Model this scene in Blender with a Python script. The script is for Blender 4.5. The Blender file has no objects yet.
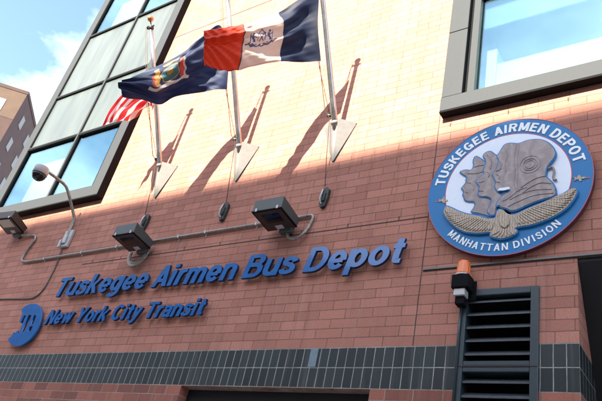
import bpy, bmesh, math, random
from mathutils import Vector, Matrix
rnd = random.Random(7)
S = bpy.context.scene
COL = S.collection

# ---------------------------------------------------------------- camera, sky, sun, exposure
ROT = ((0.82631456, -0.14261362, -0.54485374),
       (0.52498861, 0.54533839, 0.65344701),
       (0.20393922, -0.82599479, 0.52549158))      # columns: picture right, picture down, view direction
FOC, PCX, PCY, DIST, EYE = 641.6, 301.0, 200.5, 5.75, 1.6
cd = bpy.data.cameras.new('camera'); cam = bpy.data.objects.new('camera', cd); COL.objects.link(cam)
cd.sensor_width = 36; cd.lens = 36 * FOC / 602.0; cd.clip_end = 2000; cd.clip_start = 0.05
m = Matrix([[ROT[r][0], -ROT[r][1], -ROT[r][2]] for r in range(3)]).to_4x4()
m.translation = (0, -DIST, EYE)
cam.matrix_world = m
S.camera = cam

SUN_EL = math.radians(30.9); SUN_AZ = math.radians(1.2)       # azimuth: a little left of straight onto the wall
to_sun = Vector((-math.sin(SUN_AZ) * math.cos(SUN_EL), -math.cos(SUN_AZ) * math.cos(SUN_EL), math.sin(SUN_EL)))
W = bpy.data.worlds.new('World'); S.world = W; W.use_nodes = True
nt = W.node_tree; bg = nt.nodes['Background']
sky = nt.nodes.new('ShaderNodeTexSky'); sky.sky_type = 'NISHITA'; sky.sun_disc = False
sky.sun_elevation = SUN_EL; sky.sun_rotation = math.pi + SUN_AZ
sky.air_density = .8; sky.dust_density = .7; sky.ozone_density = 1.2
tc = nt.nodes.new('ShaderNodeTexCoord')
mp = nt.nodes.new('ShaderNodeMapping'); mp.inputs['Scale'].default_value = (1.6, 1.6, 3.4)
nz = nt.nodes.new('ShaderNodeTexNoise'); nz.inputs['Scale'].default_value = 1.7; nz.inputs['Detail'].default_value = 7; nz.inputs['Roughness'].default_value = .55
rp = nt.nodes.new('ShaderNodeValToRGB'); rp.color_ramp.elements[0].position = .40; rp.color_ramp.elements[1].position = .72
rp.color_ramp.elements[1].color = (.85, .85, .85, 1)
mx = nt.nodes.new('ShaderNodeMix'); mx.data_type = 'RGBA'
mx.inputs[7].default_value = (7.4, 7.5, 7.6, 1)
nt.links.new(tc.outputs['Generated'], mp.inputs[0]); nt.links.new(mp.outputs[0], nz.inputs[0])
nt.links.new(nz.outputs[0], rp.inputs[0]); nt.links.new(rp.outputs[0], mx.inputs[0])
nt.links.new(sky.outputs[0], mx.inputs[6]); nt.links.new(mx.outputs[2], bg.inputs[0])
bg.inputs[1].default_value = 0.15

sd = bpy.data.lights.new('sun', 'SUN'); sd.energy = 5.0; sd.angle = math.radians(.5); sd.color = (1.0, .92, .76)
sun = bpy.data.objects.new('sun', sd); COL.objects.link(sun); sun.location = (0, -20, 30)
sun.rotation_euler = to_sun.to_track_quat('Z', 'Y').to_euler()

vs = S.view_settings; vs.view_transform = 'Standard'; vs.look = 'None'; vs.gamma = 1; vs.use_curve_mapping = False
vs.exposure = 2.15
S.cycles.max_bounces = 8; S.cycles.transparent_max_bounces = 12

# ---------------------------------------------------------------- helpers
def at(u, v, y=0.0):
    """point at depth y (metres in front of / behind the wall plane) seen at u, v of the 602 px wide photograph"""
    a = ((u - PCX) / FOC, (v - PCY) / FOC, 1.0)
    w = [sum(ROT[r][k] * a[k] for k in range(3)) for r in range(3)]
    t = (DIST + y) / w[1]
    return Vector((w[0] * t, y, w[2] * t + EYE))
def atx(u, v, x):
    a = ((u - PCX) / FOC, (v - PCY) / FOC, 1.0)
    w = [sum(ROT[r][k] * a[k] for k in range(3)) for r in range(3)]
    t = x / w[0]
    return Vector((x, w[1] * t - DIST, w[2] * t + EYE))

class MB:
    def __init__(s): s.b = bmesh.new()
    def poly(s, pts, mi=0):
        f = s.b.faces.new([s.b.verts.new(p) for p in pts]); f.material_index = mi; return f
    def hexa(s, p, mi=0):
        v = [s.b.verts.new(q) for q in p]
        for i in ((0, 3, 2, 1), (4, 5, 6, 7), (0, 1, 5, 4), (1, 2, 6, 5), (2, 3, 7, 6), (3, 0, 4, 7)):
            s.b.faces.new([v[k] for k in i]).material_index = mi
        return s
    def box(s, x0, x1, y0, y1, z0, z1, mi=0):
        return s.hexa([(x0, y0, z0), (x1, y0, z0), (x1, y1, z0), (x0, y1, z0), (x0, y0, z1), (x1, y0, z1), (x1, y1, z1), (x0, y1, z1)], mi)
    def prism(s, pts, y0, y1, mi=0):
        """pts: list of (x,z); extruded from y0 (front, nearer the street) to y1"""
        a = [s.b.verts.new((x, y0, z)) for x, z in pts]; c = [s.b.verts.new((x, y1, z)) for x, z in pts]
        fs = [s.b.faces.new(a), s.b.faces.new(c[::-1])]; n = len(pts)
        for i in range(n): fs.append(s.b.faces.new([a[i], c[i], c[(i + 1) % n], a[(i + 1) % n]]))
        for f in fs: f.material_index = mi
        return s
    def ring(s, pts, r, seg=10, closed=False, cap=True, radii=None, smooth=True):
        pts = [Vector(p) for p in pts]; n = len(pts); rings = []
        prev = None
        for i, p in enumerate(pts):
            if closed: d = pts[(i + 1) % n] - pts[i - 1]
            elif i == 0: d = pts[1] - p
            elif i == n - 1: d = p - pts[i - 1]
            else: d = (pts[i + 1] - p).normalized() + (p - pts[i - 1]).normalized()
            d.normalize()
            if prev is None:
                a = Vector((0, 0, 1)) if abs(d.z) < .9 else Vector((1, 0, 0))
                u = d.cross(a).normalized()
            else:
                u = (prev - d * prev.dot(d)).normalized()
            prev = u; w = d.cross(u); rr = radii[i] if radii else r
            rings.append([s.b.verts.new(p + (u * math.cos(t) + w * math.sin(t)) * rr) for t in [2 * math.pi * k / seg for k in range(seg)]])
        m_ = n if closed else n - 1
        for i in range(m_):
            A, B = rings[i], rings[(i + 1) % n]
            for k in range(seg):
                f = s.b.faces.new([A[k], A[(k + 1) % seg], B[(k + 1) % seg], B[k]]); f.smooth = smooth
        if cap and not closed:
            s.b.faces.new(rings[0][::-1]); s.b.faces.new(rings[-1])
        return s
    def tube(s, pts, r, seg=10, **k): return s.ring(pts, r, seg, **k)
    def lathe(s, base, axis, prof, seg=24):
        """prof: (distance along axis, radius)"""
        base = Vector(base); axis = Vector(axis).normalized()
        return s.ring([base + axis * (h + i * 1e-5) for i, (h, r) in enumerate(prof)], 0, seg, radii=[r for h, r in prof])
    def bevel(s, w, seg=2, ang=35):
        bmesh.ops.remove_doubles(s.b, verts=s.b.verts, dist=1e-6)
        es = [e for e in s.b.edges if len(e.link_faces) == 2 and e.calc_face_angle(0) > math.radians(ang)]
        bmesh.ops.bevel(s.b, geom=es, offset=w, segments=seg, profile=.6, affect='EDGES', clamp_overlap=True)
        return s
    def build(s, name, mat, parent=None, off=None, recalc=True, label=None):
        if recalc: bmesh.ops.recalc_face_normals(s.b, faces=s.b.faces)
        me = bpy.data.meshes.new(name); s.b.to_mesh(me); s.b.free()
        for m_ in (mat if isinstance(mat, (list, tuple)) else [mat]): me.materials.append(m_)
        o = bpy.data.objects.new(name, me); COL.objects.link(o)
        if off is not None:
            me.transform(Matrix.Translation(-Vector(off)))
        if parent is not None: o.parent = parent
        if label: o['label'] = label
        return o
def smooth_path(pts, n=6):
    pts = [Vector(p) for p in pts]; out = []
    for i in range(len(pts) - 1):
        p0 = pts[max(i - 1, 0)]; p1 = pts[i]; p2 = pts[i + 1]; p3 = pts[min(i + 2, len(pts) - 1)]
        for k in range(n):
            t = k / n
            out.append(.5 * ((2 * p1) + (p2 - p0) * t + (2 * p0 - 5 * p1 + 4 * p2 - p3) * t * t + (3 * p1 - p0 - 3 * p2 + p3) * t ** 3))
    out.append(pts[-1]); return out
def tag(o, label=None, cat=None, group=None, kind=None):
    if label: o['label'] = label
    if cat: o['category'] = cat
    if group: o['group'] = group
    if kind: o['kind'] = kind
    return o
def thing(name, loc, label, cat, group=None):
    o = bpy.data.objects.new(name, None); COL.objects.link(o); o.location = loc; o.empty_display_size = .2
    return tag(o, label, cat, group)

# ---------------------------------------------------------------- materials
def newmat(name):
    m_ = bpy.data.materials.new(name); m_.use_nodes = True
    return m_, m_.node_tree, m_.node_tree.nodes['Principled BSDF']
def N(t, ty, **kw):
    n = t.nodes.new(ty)
    for k, v in kw.items():
        if k in n.inputs: n.inputs[k].default_value = v
        else: setattr(n, k, v)
    return n
def ramp(t, a, ca, b, cb):
    r = t.nodes.new('ShaderNodeValToRGB'); e = r.color_ramp.elements
    e[0].position = a; e[0].color = (*ca, 1) if len(ca) == 3 else ca; e[1].position = b; e[1].color = (*cb, 1)
    return r
def mixc(t, fac, a, b, blend='MIX'):
    n = t.nodes.new('ShaderNodeMix'); n.data_type = 'RGBA'; n.blend_type = blend
    for s_, v in ((0, fac), (6, a), (7, b)):
        if hasattr(v, 'is_linked') or hasattr(v, 'links'): t.links.new(v, n.inputs[s_])
        elif isinstance(v, (int, float)): n.inputs[s_].default_value = v
        else: n.inputs[s_].default_value = (*v, 1) if len(v) == 3 else v
    return n.outputs[2]
def plain(name, col, rough=.5, metal=0.0, var=.15, scale=12, bump=.0, spec=.5, streak=False):
    m_, t, p = newmat(name)
    c = N(t, 'ShaderNodeTexCoord'); mpn = N(t, 'ShaderNodeMapping')
    if streak: mpn.inputs['Scale'].default_value = (3, 3, .35)
    t.links.new(c.outputs['Object'], mpn.inputs[0])
    nz = N(t, 'ShaderNodeTexNoise', Scale=scale, Detail=6, Roughness=.6); t.links.new(mpn.outputs[0], nz.inputs[0])
    lo = [x * (1 - var) for x in col]; hi = [min(1, x * (1 + var)) for x in col]
    r = ramp(t, .3, lo, .7, hi); t.links.new(nz.outputs[0], r.inputs[0]); t.links.new(r.outputs[0], p.inputs['Base Color'])
    rr = N(t, 'ShaderNodeMapRange'); rr.inputs[3].default_value = max(.02, rough - .08); rr.inputs[4].default_value = min(1, rough + .1)
    t.links.new(nz.outputs[0], rr.inputs[0]); t.links.new(rr.outputs[0], p.inputs['Roughness'])
    p.inputs['Metallic'].default_value = metal; p.inputs['Specular IOR Level'].default_value = spec
    if bump:
        b = N(t, 'ShaderNodeBump', Strength=bump, Distance=.004); t.links.new(nz.outputs[0], b.inputs['Height']); t.links.new(b.outputs[0], p.inputs['Normal'])
    return m_
def brick(name, c1, c2, mortar, bw, rh, ms=.005, axis='X', x0=0, z0=4.073, off=.5, rough=.75, dark=(.5, .5), stain=.25, bumpd=.006, dirt=(.06, .045, .04), spec=.15, third=None, _s=0):
    m_, t, p = newmat(name)
    g = N(t, 'ShaderNodeNewGeometry'); sx = N(t, 'ShaderNodeSeparateXYZ'); t.links.new(g.outputs['Position'], sx.inputs[0])
    ax = N(t, 'ShaderNodeMath', operation='SUBTRACT'); ax.inputs[1].default_value = x0; t.links.new(sx.outputs[axis], ax.inputs[0])
    az = N(t, 'ShaderNodeMath', operation='SUBTRACT'); az.inputs[1].default_value = z0 - 100 * rh; t.links.new(sx.outputs['Z'], az.inputs[0])
    cb = N(t, 'ShaderNodeCombineXYZ'); t.links.new(ax.outputs[0], cb.inputs[0]); t.links.new(az.outputs[0], cb.inputs[1])
    # slightly wavy joints
    wz = N(t, 'ShaderNodeTexNoise', Scale=9, Detail=3); t.links.new(g.outputs['Position'], wz.inputs[0])
    wv = N(t, 'ShaderNodeVectorMath', operation='SCALE'); wv.inputs['Scale'].default_value = .007
    t.links.new(wz.outputs['Color'], wv.inputs[0])
    ad = N(t, 'ShaderNodeVectorMath', operation='ADD'); t.links.new(cb.outputs[0], ad.inputs[0]); t.links.new(wv.outputs[0], ad.inputs[1])
    def bt(a, b_, mo):
        n = N(t, 'ShaderNodeTexBrick'); n.offset = off
        n.inputs['Color1'].default_value = (*a, 1); n.inputs['Color2'].default_value = (*b_, 1); n.inputs['Mortar'].default_value = (*mo, 1)
        n.inputs['Scale'].default_value = 1; n.inputs['Mortar Size'].default_value = ms; n.inputs['Mortar Smooth'].default_value = .25
        n.inputs['Brick Width'].default_value = bw; n.inputs['Row Height'].default_value = rh
        t.links.new(ad.outputs[0], n.inputs[0]); return n
    B = bt(c1, c2, mortar)
    nm_ = N(t, 'ShaderNodeTexNoise', Scale=3.5, Detail=4, Roughness=.65); t.links.new(g.outputs['Position'], nm_.inputs[0])
    rm_ = ramp(t, .35, mortar, .68, tuple(.45 * a_ + .55 * b_ for a_, b_ in zip(mortar, c2))); t.links.new(nm_.outputs[0], rm_.inputs[0]); t.links.new(rm_.outputs[0], B.inputs['Mortar'])
    # fine mottling inside bricks
    nf = N(t, 'ShaderNodeTexNoise', Scale=55, Detail=6, Roughness=.7); t.links.new(g.outputs['Position'], nf.inputs[0])
    rf = ramp(t, .25, (.78, .76, .74), .75, (1.18, 1.16, 1.14)); t.links.new(nf.outputs[0], rf.inputs[0])
    col = mixc(t, 1.0, B.outputs['Color'], rf.outputs[0], 'MULTIPLY')
    # broad weathering + runs
    nl = N(t, 'ShaderNodeTexNoise', Scale=.9, Detail=5, Roughness=.6); t.links.new(g.outputs['Position'], nl.inputs[0])
    rl = ramp(t, .35, (0, 0, 0), .75, (stain, stain, stain)); t.links.new(nl.outputs[0], rl.inputs[0])
    col = mixc(t, rl.outputs[0], col, dirt)
    mv = N(t, 'ShaderNodeMapping'); mv.inputs['Scale'].default_value = (5, 5, .35); t.links.new(g.outputs['Position'], mv.inputs[0])
    ns = N(t, 'ShaderNodeTexNoise', Scale=2.2, Detail=4); t.links.new(mv.outputs[0], ns.inputs[0])
    rs = ramp(t, .55, (0, 0, 0), .8, (.16, .16, .16)); t.links.new(ns.outputs[0], rs.inputs[0])
    col = mixc(t, rs.outputs[0], col, (.42, .38, .34))
    md = N(t, 'ShaderNodeMapping'); md.inputs['Scale'].default_value = (7, 7, .45); md.inputs['Location'].default_value = (3, 1, 9); t.links.new(g.outputs['Position'], md.inputs[0])
    nd = N(t, 'ShaderNodeTexNoise', Scale=1.6, Detail=6, Roughness=.7); t.links.new(md.outputs[0], nd.inputs[0])
    rd = ramp(t, .52, (0, 0, 0), .85, (.55, .55, .55)); t.links.new(nd.outputs[0], rd.inputs[0])
    col = mixc(t, rd.outputs[0], col, tuple(.35 * a_ for a_ in c2))
    sp_ = N(t, 'ShaderNodeTexNoise', Scale=22, Detail=8, Roughness=.8); t.links.new(g.outputs['Position'], sp_.inputs[0])
    rsp = ramp(t, .62, (0, 0, 0), .78, (.5, .5, .5)); t.links.new(sp_.outputs[0], rsp.inputs[0])
    col = mixc(t, rsp.outputs[0], col, tuple(.5 * a_ for a_ in c2))
    t.links.new(col, p.inputs['Base Color'])
    p.inputs['Roughness'].default_value = rough; p.inputs['Specular IOR Level'].default_value = spec
    inv = N(t, 'ShaderNodeMath', operation='SUBTRACT'); inv.inputs[0].default_value = 1; t.links.new(B.outputs['Fac'], inv.inputs[1])
    hm = N(t, 'ShaderNodeMath', operation='MULTIPLY_ADD'); hm.inputs[1].default_value = .12; t.links.new(nf.outputs[0], hm.inputs[0]); t.links.new(inv.outputs[0], hm.inputs[2])
    b = N(t, 'ShaderNodeBump', Strength=.8, Distance=bumpd); t.links.new(hm.outputs[0], b.inputs['Height']); t.links.new(b.outputs[0], p.inputs['Normal'])
    return m_

BW, RH = .353, .1176
RED1, RED2, MORT = (.505, .232, .172), (.400, .178, .130), (.15, .090, .070)
M = {}
M['brick'] = brick('red_brick', RED1, RED2, MORT, BW, RH, .0045, x0=-3.397 - 3 * BW, stain=.22)
M['brick_y'] = brick('red_brick_reveal', RED1, RED2, MORT, BW, RH, .0045, axis='Y')
M['brick_low'] = brick('base_brick', (.40, .15, .105), (.20, .085, .065), (.36, .31, .26), .31, .119, .006, x0=-1.25, z0=3.62, stain=.15)
M['brick_low_y'] = brick('base_brick_reveal', (.36, .13, .09), (.22, .085, .06), (.36, .31, .26), .31, .119, .006, axis='Y', z0=3.62)
TD1, TD2 = (.009, .016, .016), (.022, .033, .034)
M['tile'] = brick('dark_glazed_soldier_brick', TD1, TD2, (.36, .37, .33), .1138, .2265, .0055, x0=-1.25 - 40 * .1138 + .006, z0=3.62, off=0, rough=.45, stain=.1, bumpd=.004, dirt=(.06, .08, .085), spec=.35)
M['tile_y'] = brick('dark_glazed_soldier_brick_reveal', TD1, TD2, (.36, .37, .33), .1138, .2265, .0055, axis='Y', z0=3.62, off=0, rough=.45, spec=.35)
M['tile_light'] = plain('pale_tile', (.14, .20, .23), .5)
M['joint'] = plain('dark_joint_sealant', (.06, .04, .034), .9)
M['frame'] = plain('bronze_grey_window_metal', (.050, .054, .058), .62, .0, var=.08, scale=25, streak=True, spec=.12)
M['framedark'] = plain('black_metal_and_shade', (.006, .006, .007), .7, var=.1, spec=.08)
M['spandrel'] = plain('grey_green_spandrel_panel', (.074, .088, .078), .35, 0, var=.30, scale=1.3, streak=True)
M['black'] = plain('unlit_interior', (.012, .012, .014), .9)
M['white'] = plain('white_blind', (.78, .80, .80), .7, var=.04)
M['ceil'] = plain('interior_ceiling', (.35, .38, .38), .8, var=.05)
M['door'] = plain('dark_roller_door', (.014, .018, .022), .5, .3)
M['lightbox'] = plain('grey_green_floodlight_paint', (.060, .068, .064), .45, .2, var=.12, scale=30)
M['lightbox_dark'] = plain('dark_bronze_floodlight_paint', (.042, .022, .015), .55, .0, var=.15, scale=30)
M['conduit'] = plain('galvanised_conduit', (.27, .25, .22), .5, .6, var=.35, scale=20)
M['cable'] = plain('grey_cable_jacket', (.10, .085, .075), .6, 0)
M['galv'] = plain('galvanised_box', (.45, .45, .43), .5, .3, var=.12, scale=30)
M['pole'] = plain('brushed_aluminium_pole', (.42, .41, .40), .24, .9, var=.05, scale=10)
M['gold'] = plain('bronze_ball', (.45, .22, .09), .3, .9, var=.2)
M['bracket'] = plain('white_painted_steel', (.20, .19, .18), .5, .1, var=.1, scale=14, bump=.1)
M['cleat'] = plain('weathered_dark_cleat', (.045, .05, .045), .5, .5, var=.4, scale=40)
M['rope'] = plain('grey_halyard_rope', (.10, .085, .07), .9, 0)
M['camwhite'] = plain('white_camera_housing', (.30, .30, .29), .4, 0, var=.06)
M['dome'] = plain('smoked_dome', (.006, .006, .007), .08, 0)
M['louvre'] = plain('blue_grey_louvre_paint', (.026, .042, .049), .4, .1, var=.15, scale=25)
M['louvreblade'] = plain('grey_louvre_blade', (.060, .072, .078), .35, .3, var=.15, scale=25)
M['label'] = plain('pale_label_sticker', (.5, .42, .42), .6)
M['lens'] = plain('prismatic_lens', (.36, .30, .24), .3)
M['ledge'] = plain('painted_steel_lintel', (.16, .145, .13), .5, .1)
M['asphalt'] = plain('asphalt', (.05, .05, .052), .9, 0, var=.25, scale=40, bump=.4)
M['pave'] = plain('concrete_pavement', (.30, .29, .27), .85, 0, var=.12, scale=6, bump=.2)
M['kerb'] = plain('granite_kerb', (.25, .25, .24), .8)
M['roadpaint'] = plain('white_road_paint', (.75, .75, .72), .7)
M['stone'] = plain('pale_stone', (.42, .38, .32), .8, var=.1, scale=3)
M['roof'] = plain('roof_felt', (.06, .06, .06), .9)

def gloss(name, col, rough=.12, ior=1.6, var=.06):
    m_ = plain(name, col, rough, 0, var, 8); p = m_.node_tree.nodes['Principled BSDF']
    p.inputs['IOR'].default_value = ior; p.inputs['Coat Weight'].default_value = .18; p.inputs['Specular IOR Level'].default_value = .42; p.inputs['Coat Roughness'].default_value = .05
    p.inputs['Coat IOR'].default_value = 1.7
    return m_
M['blue'] = gloss('glossy_blue_acrylic', (.0005, .105, .33), .2, 1.45)
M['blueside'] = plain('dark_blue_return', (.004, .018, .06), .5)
M['seal_blue'] = plain('seal_blue_enamel', (.018, .17, .40), .45, var=.05, spec=.25)
M['seal_white'] = plain('seal_white_enamel', (.72, .78, .84), .5, var=.03)
M['seal_letter'] = plain('seal_white_letter', (.80, .82, .80), .5, var=.05)
M['seal_red'] = plain('seal_red_line', (.42, .08, .12), .5)
M['seal_edge'] = plain('seal_edge_maroon', (.08, .018, .03), .5)

def relief_mat(name, a, b_, sc, feather=False):
    m_, t, p = newmat(name); c = N(t, 'ShaderNodeTexCoord')
    w = N(t, 'ShaderNodeTexWave', Scale=sc, Distortion=9 if not feather else 5, Detail=4); w.inputs['Detail Scale'].default_value = 2.5
    t.links.new(c.outputs['Object'], w.inputs[0])
    nz = N(t, 'ShaderNodeTexNoise', Scale=26, Detail=5); t.links.new(c.outputs['Object'], nz.inputs[0])
    mm = N(t, 'ShaderNodeMath', operation='MULTIPLY'); t.links.new(w.outputs['Fac'], mm.inputs[0]); t.links.new(nz.outputs[0], mm.inputs[1])
    r = ramp(t, .08, a, .6, b_); t.links.new(mm.outputs[0], r.inputs[0]); t.links.new(r.outputs[0], p.inputs['Base Color'])
    p.inputs['Roughness'].default_value = .5; p.inputs['Metallic'].default_value = .15
    b = N(t, 'ShaderNodeBump', Strength=.3, Distance=.01); t.links.new(mm.outputs[0], b.inputs['Height']); t.links.new(b.outputs[0], p.inputs['Normal'])
    return m_
M['relief'] = relief_mat('grey_bronze_relief', (.225, .185, .178), (.30, .252, .24), 2.2)
M['feather'] = relief_mat('tan_feather_relief', (.28, .22, .165), (.48, .40, .30), 12, True)

def glass_mat():
    m_, t, p = newmat('tinted_reflective_glass'); t.nodes.remove(p)
    out = t.nodes['Material Output']
    gl = N(t, 'ShaderNodeBsdfGlossy'); gl.inputs['Color'].default_value = (.52, .74, .77, 1); gl.inputs['Roughness'].default_value = .02
    tr = N(t, 'ShaderNodeBsdfTransparent'); tr.inputs['Color'].default_value = (.90, .97, .97, 1)
    c = N(t, 'ShaderNodeTexCoord'); nz = N(t, 'ShaderNodeTexNoise', Scale=.8, Detail=2); t.links.new(c.outputs['Object'], nz.inputs[0])
    b = N(t, 'ShaderNodeBump', Strength=.25, Distance=.02); t.links.new(nz.outputs[0], b.inputs['Height']); t.links.new(b.outputs[0], gl.inputs['Normal'])
    fr = N(t, 'ShaderNodeLayerWeight', Blend=.35)
    mr = N(t, 'ShaderNodeMapRange'); mr.inputs[3].default_value = .16; mr.inputs[4].default_value = .8; t.links.new(fr.outputs['Fresnel'], mr.inputs[0])
    mi = N(t, 'ShaderNodeMixShader'); t.links.new(mr.outputs[0], mi.inputs[0]); t.links.new(tr.outputs[0], mi.inputs[1]); t.links.new(gl.outputs[0], mi.inputs[2])
    t.links.new(mi.outputs[0], out.inputs[0]); return m_
M['glass'] = glass_mat()
def flag_mat(name):
    m_, t, p = newmat(name); out = t.nodes['Material Output']
    a = N(t, 'ShaderNodeVertexColor'); a.layer_name = 'design'
    c = N(t, 'ShaderNodeTexCoord'); nz = N(t, 'ShaderNodeTexNoise', Scale=180, Detail=2); t.links.new(c.outputs['Object'], nz.inputs[0])
    r = ramp(t, .3, (.86, .86, .86), .7, (1.08, 1.08, 1.08)); t.links.new(nz.outputs[0], r.inputs[0])
    col = mixc(t, 1.0, a.outputs['Color'], r.outputs[0], 'MULTIPLY')
    t.links.new(col, p.inputs['Base Color']); p.inputs['Roughness'].default_value = .6; p.inputs['Specular IOR Level'].default_value = .3
    tl = N(t, 'ShaderNodeBsdfTranslucent'); t.links.new(col, tl.inputs[0])
    mi = N(t, 'ShaderNodeMixShader'); mi.inputs[0].default_value = .28; t.links.new(p.outputs[0], mi.inputs[1]); t.links.new(tl.outputs[0], mi.inputs[2])
    t.links.new(mi.outputs[0], out.inputs[0]); return m_
M['flag'] = flag_mat('nylon_flag')
def lens_mat():
    m_, t, p = newmat('orange_beacon_lens')
    c = N(t, 'ShaderNodeTexCoord'); w = N(t, 'ShaderNodeTexWave', Scale=22, Distortion=.3); t.links.new(c.outputs['Object'], w.inputs[0])
    r = ramp(t, 0, (.50, .10, .02), 1, (.85, .22, .05)); t.links.new(w.outputs['Fac'], r.inputs[0]); t.links.new(r.outputs[0], p.inputs['Base Color'])
    p.inputs['Roughness'].default_value = .25; p.inputs['Subsurface Weight'].default_value = .2; p.inputs['Subsurface Radius'].default_value = (.05, .02, .01)
    return m_
M['orange'] = lens_mat()

# ---------------------------------------------------------------- ground
def struct(name, mb, mat, label=None):
    o = mb.build(name, mat); tag(o, label, None, None, 'structure'); return o
struct('ground', MB().box(-400, 400, -400, 400, -.4, -.30), M['pave'])
struct('road', MB().box(-400, 400, -18, -7.2, -.29, -.13), M['asphalt'])
struct('pavement', MB().box(-400, 400, -7.05, 11, -.29, 0), M['pave'])
struct('kerb', MB().box(-400, 400, -7.197, -7.053, -.29, .004), M['kerb'])
struct('far_pavement', MB().box(-400, 400, -26.8, -18.003, -.29, 0), M['pave'])
k = MB()
for i in range(-30, 30): k.box(i * 6, i * 6 + 3, -12.65, -12.5, -.128, -.122)
struct('lane_marking', k, M['roadpaint'])

# ---------------------------------------------------------------- the depot building
XL, XR, ZT = -13.02, 9.0, 19.0
depot = thing('bus_depot', (0, 0, 0), 'red brick bus depot with tall grey window bay, dark tile band and blue lettering', 'building')
LB = (-12.75, -9.66, 7.32, 16.2)      # opening behind the left bay
RWN = (-2.42, 4.2, 7.36, 12.6)        # opening behind the right window
LV = (-2.385, -1.60, .8, 4.66)        # louvre
GD = (-5.97, -3.29, 0, 3.612)         # roller door
OP = (-1.25, 6.5, 0, 4.945)           # bus entrance
OL = (-40, -11.9, 0, 0)
holes = [LB, RWN, LV, GD, OP]
BANDS = [('base_wall', 0, 3.62, M['brick_low'], M['brick_low_y']), ('tile_band', 3.62, 4.073, M['tile'], M['tile_y']), ('brick_wall', 4.073, ZT, M['brick'], M['brick_y'])]
xs = sorted({XL, XR, *[h[0] for h in holes], *[h[1] for h in holes]})
zs = sorted({0, ZT, 3.62, 4.073, *[h[2] for h in holes], *[h[3] for h in holes]})
def solid(i, j):
    if i < 0 or j < 0 or i >= len(xs) - 1 or j >= len(zs) - 1: return True
    x = (xs[i] + xs[i + 1]) / 2; z = (zs[j] + zs[j + 1]) / 2
    return not any(h[0] < x < h[1] and h[2] < z < h[3] for h in holes)
DEP = .62
for nm, z0, z1, mt, mty in BANDS:
    b = MB()
    for j in range(len(zs) - 1):
        if not (z0 - 1e-6 <= zs[j] and zs[j + 1] <= z1 + 1e-6): continue
        for i in range(len(xs) - 1):
            if not solid(i, j): continue
            a, c, e, g = xs[i], xs[i + 1], zs[j], zs[j + 1]
            b.poly([(a, 0, e), (c, 0, e), (c, 0, g), (a, 0, g)])
            if i > 0 and not solid(i - 1, j): b.poly([(a, 0, e), (a, 0, g), (a, DEP, g), (a, DEP, e)], 1)
            if i < len(xs) - 2 and not solid(i + 1, j): b.poly([(c, 0, e), (c, DEP, e), (c, DEP, g), (c, 0, g)], 1)
            if j > 0 and not solid(i, j - 1): b.poly([(a, 0, e), (a, DEP, e), (c, DEP, e), (c, 0, e)])
            if j < len(zs) - 2 and not solid(i, j + 1): b.poly([(a, 0, g), (c, 0, g), (c, DEP, g), (a, DEP, g)])
    # outer side walls
    b.poly([(XL, 0, z0), (XL, 0, z1), (XL, 10, z1), (XL, 10, z0)], 1)
    b.poly([(XR, 0, z0), (XR, 10, z0), (XR, 10, z1), (XR, 0, z1)], 1)
    b.poly([(XL, 10, z0), (XL, 10, z1), (XR, 10, z1), (XR, 10, z0)])
    b.build(nm, [mt, mty], depot, recalc=False)
MB().box(XL, XR, 0.001, 10, ZT - .002, ZT + .35).build('roof', M['roof'], depot)
# joints
j = MB(); j.box(-2.871, -2.863, -.0025, .002, 4.08, ZT); j.build('expansion_joint', M['joint'], depot)
j = MB(); j.box(-9.15, -2.874, -.003, .002, 5.657, 5.671)
x = -8.9
while x < -3:
    j.box(x, x + .013, -.003, .002, 5.676, 5.725); x += .353 * 2
j.build('control_joint', M['joint'], depot)
j = MB(); j.box(-9.36, -2.874, -.003, .002, 11.285, 11.306); j.build('control_joint', M['joint'], depot)
for x in (-2.72, -1.99, -1.31, -.6): MB().box(x, x + .014, -.003, .002, 6.99, 7.045).build('weep_hole', M['joint'], depot)
for x in (-2.1, -1.75, -.9): MB().box(x, x + .012, -.003, .002, 4.99, 5.045).build('weep_hole', M['joint'], depot)
l = MB(); l.box(-2.85, 7, -.018, .01, 4.952, 4.972); l.build('lintel', M['ledge'], depot)
l = MB(); l.box(-2.85, 7, -.006, .01, 4.938, 4.951); l.build('lintel', M['joint'], depot)
t_ = MB(); t_.box(-3.975 - .145, -3.975 - .043, -.003, .003, 3.852, 4.066); t_.build('pale_tile', M['tile_light'], depot)
# inside of the openings
MB().box(GD[0] - .3, GD[1] + .3, .60, .66, 0, 3.9).build('roller_door', M['door'], depot)
r = MB()
for i in range(24): r.box(GD[0] - .2, GD[1] + .2, .575, .60, .02 + i * .15, .13 + i * .15)
r.build('roller_door', M['door'], depot)
MB().box(GD[0], GD[1], .15, .25, 3.40, 3.608).build('door_header', M['door'], depot)
def room(x0, x1, z0, z1, d, mat, nm='interior'):
    b = MB()
    b.poly([(x0, d, z0), (x0, d, z1), (x1, d, z1), (x1, d, z0)]); b.poly([(x0, DEP, z0), (x0, DEP, z1), (x0, d, z1), (x0, d, z0)])
    b.poly([(x1, DEP, z0), (x1, d, z0), (x1, d, z1), (x1, DEP, z1)]); b.poly([(x0, DEP, z1), (x0, d, z1), (x1, d, z1), (x1, DEP, z1)])
    b.poly([(x0, DEP, z0), (x1, DEP, z0), (x1, d, z0), (x0, d, z0)])
    return b.build(nm, mat, depot, recalc=False)
h_ = MB(); h_.hexa([(OP[0] + .002, .012, 4.90), (OP[1] - .01, .012, 4.90), (OP[1] - .01, .70, 3.70), (OP[0] + .002, .70, 3.70), (OP[0] + .002, .012, 4.94), (OP[1] - .01, .012, 4.94), (OP[1] - .01, .75, 4.94), (OP[0] + .002, .75, 4.94)]); h_.build('reveal_shade_panel', M['black'], depot)  # added sloping black panel, stands for the shade on the upper reveal
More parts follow.
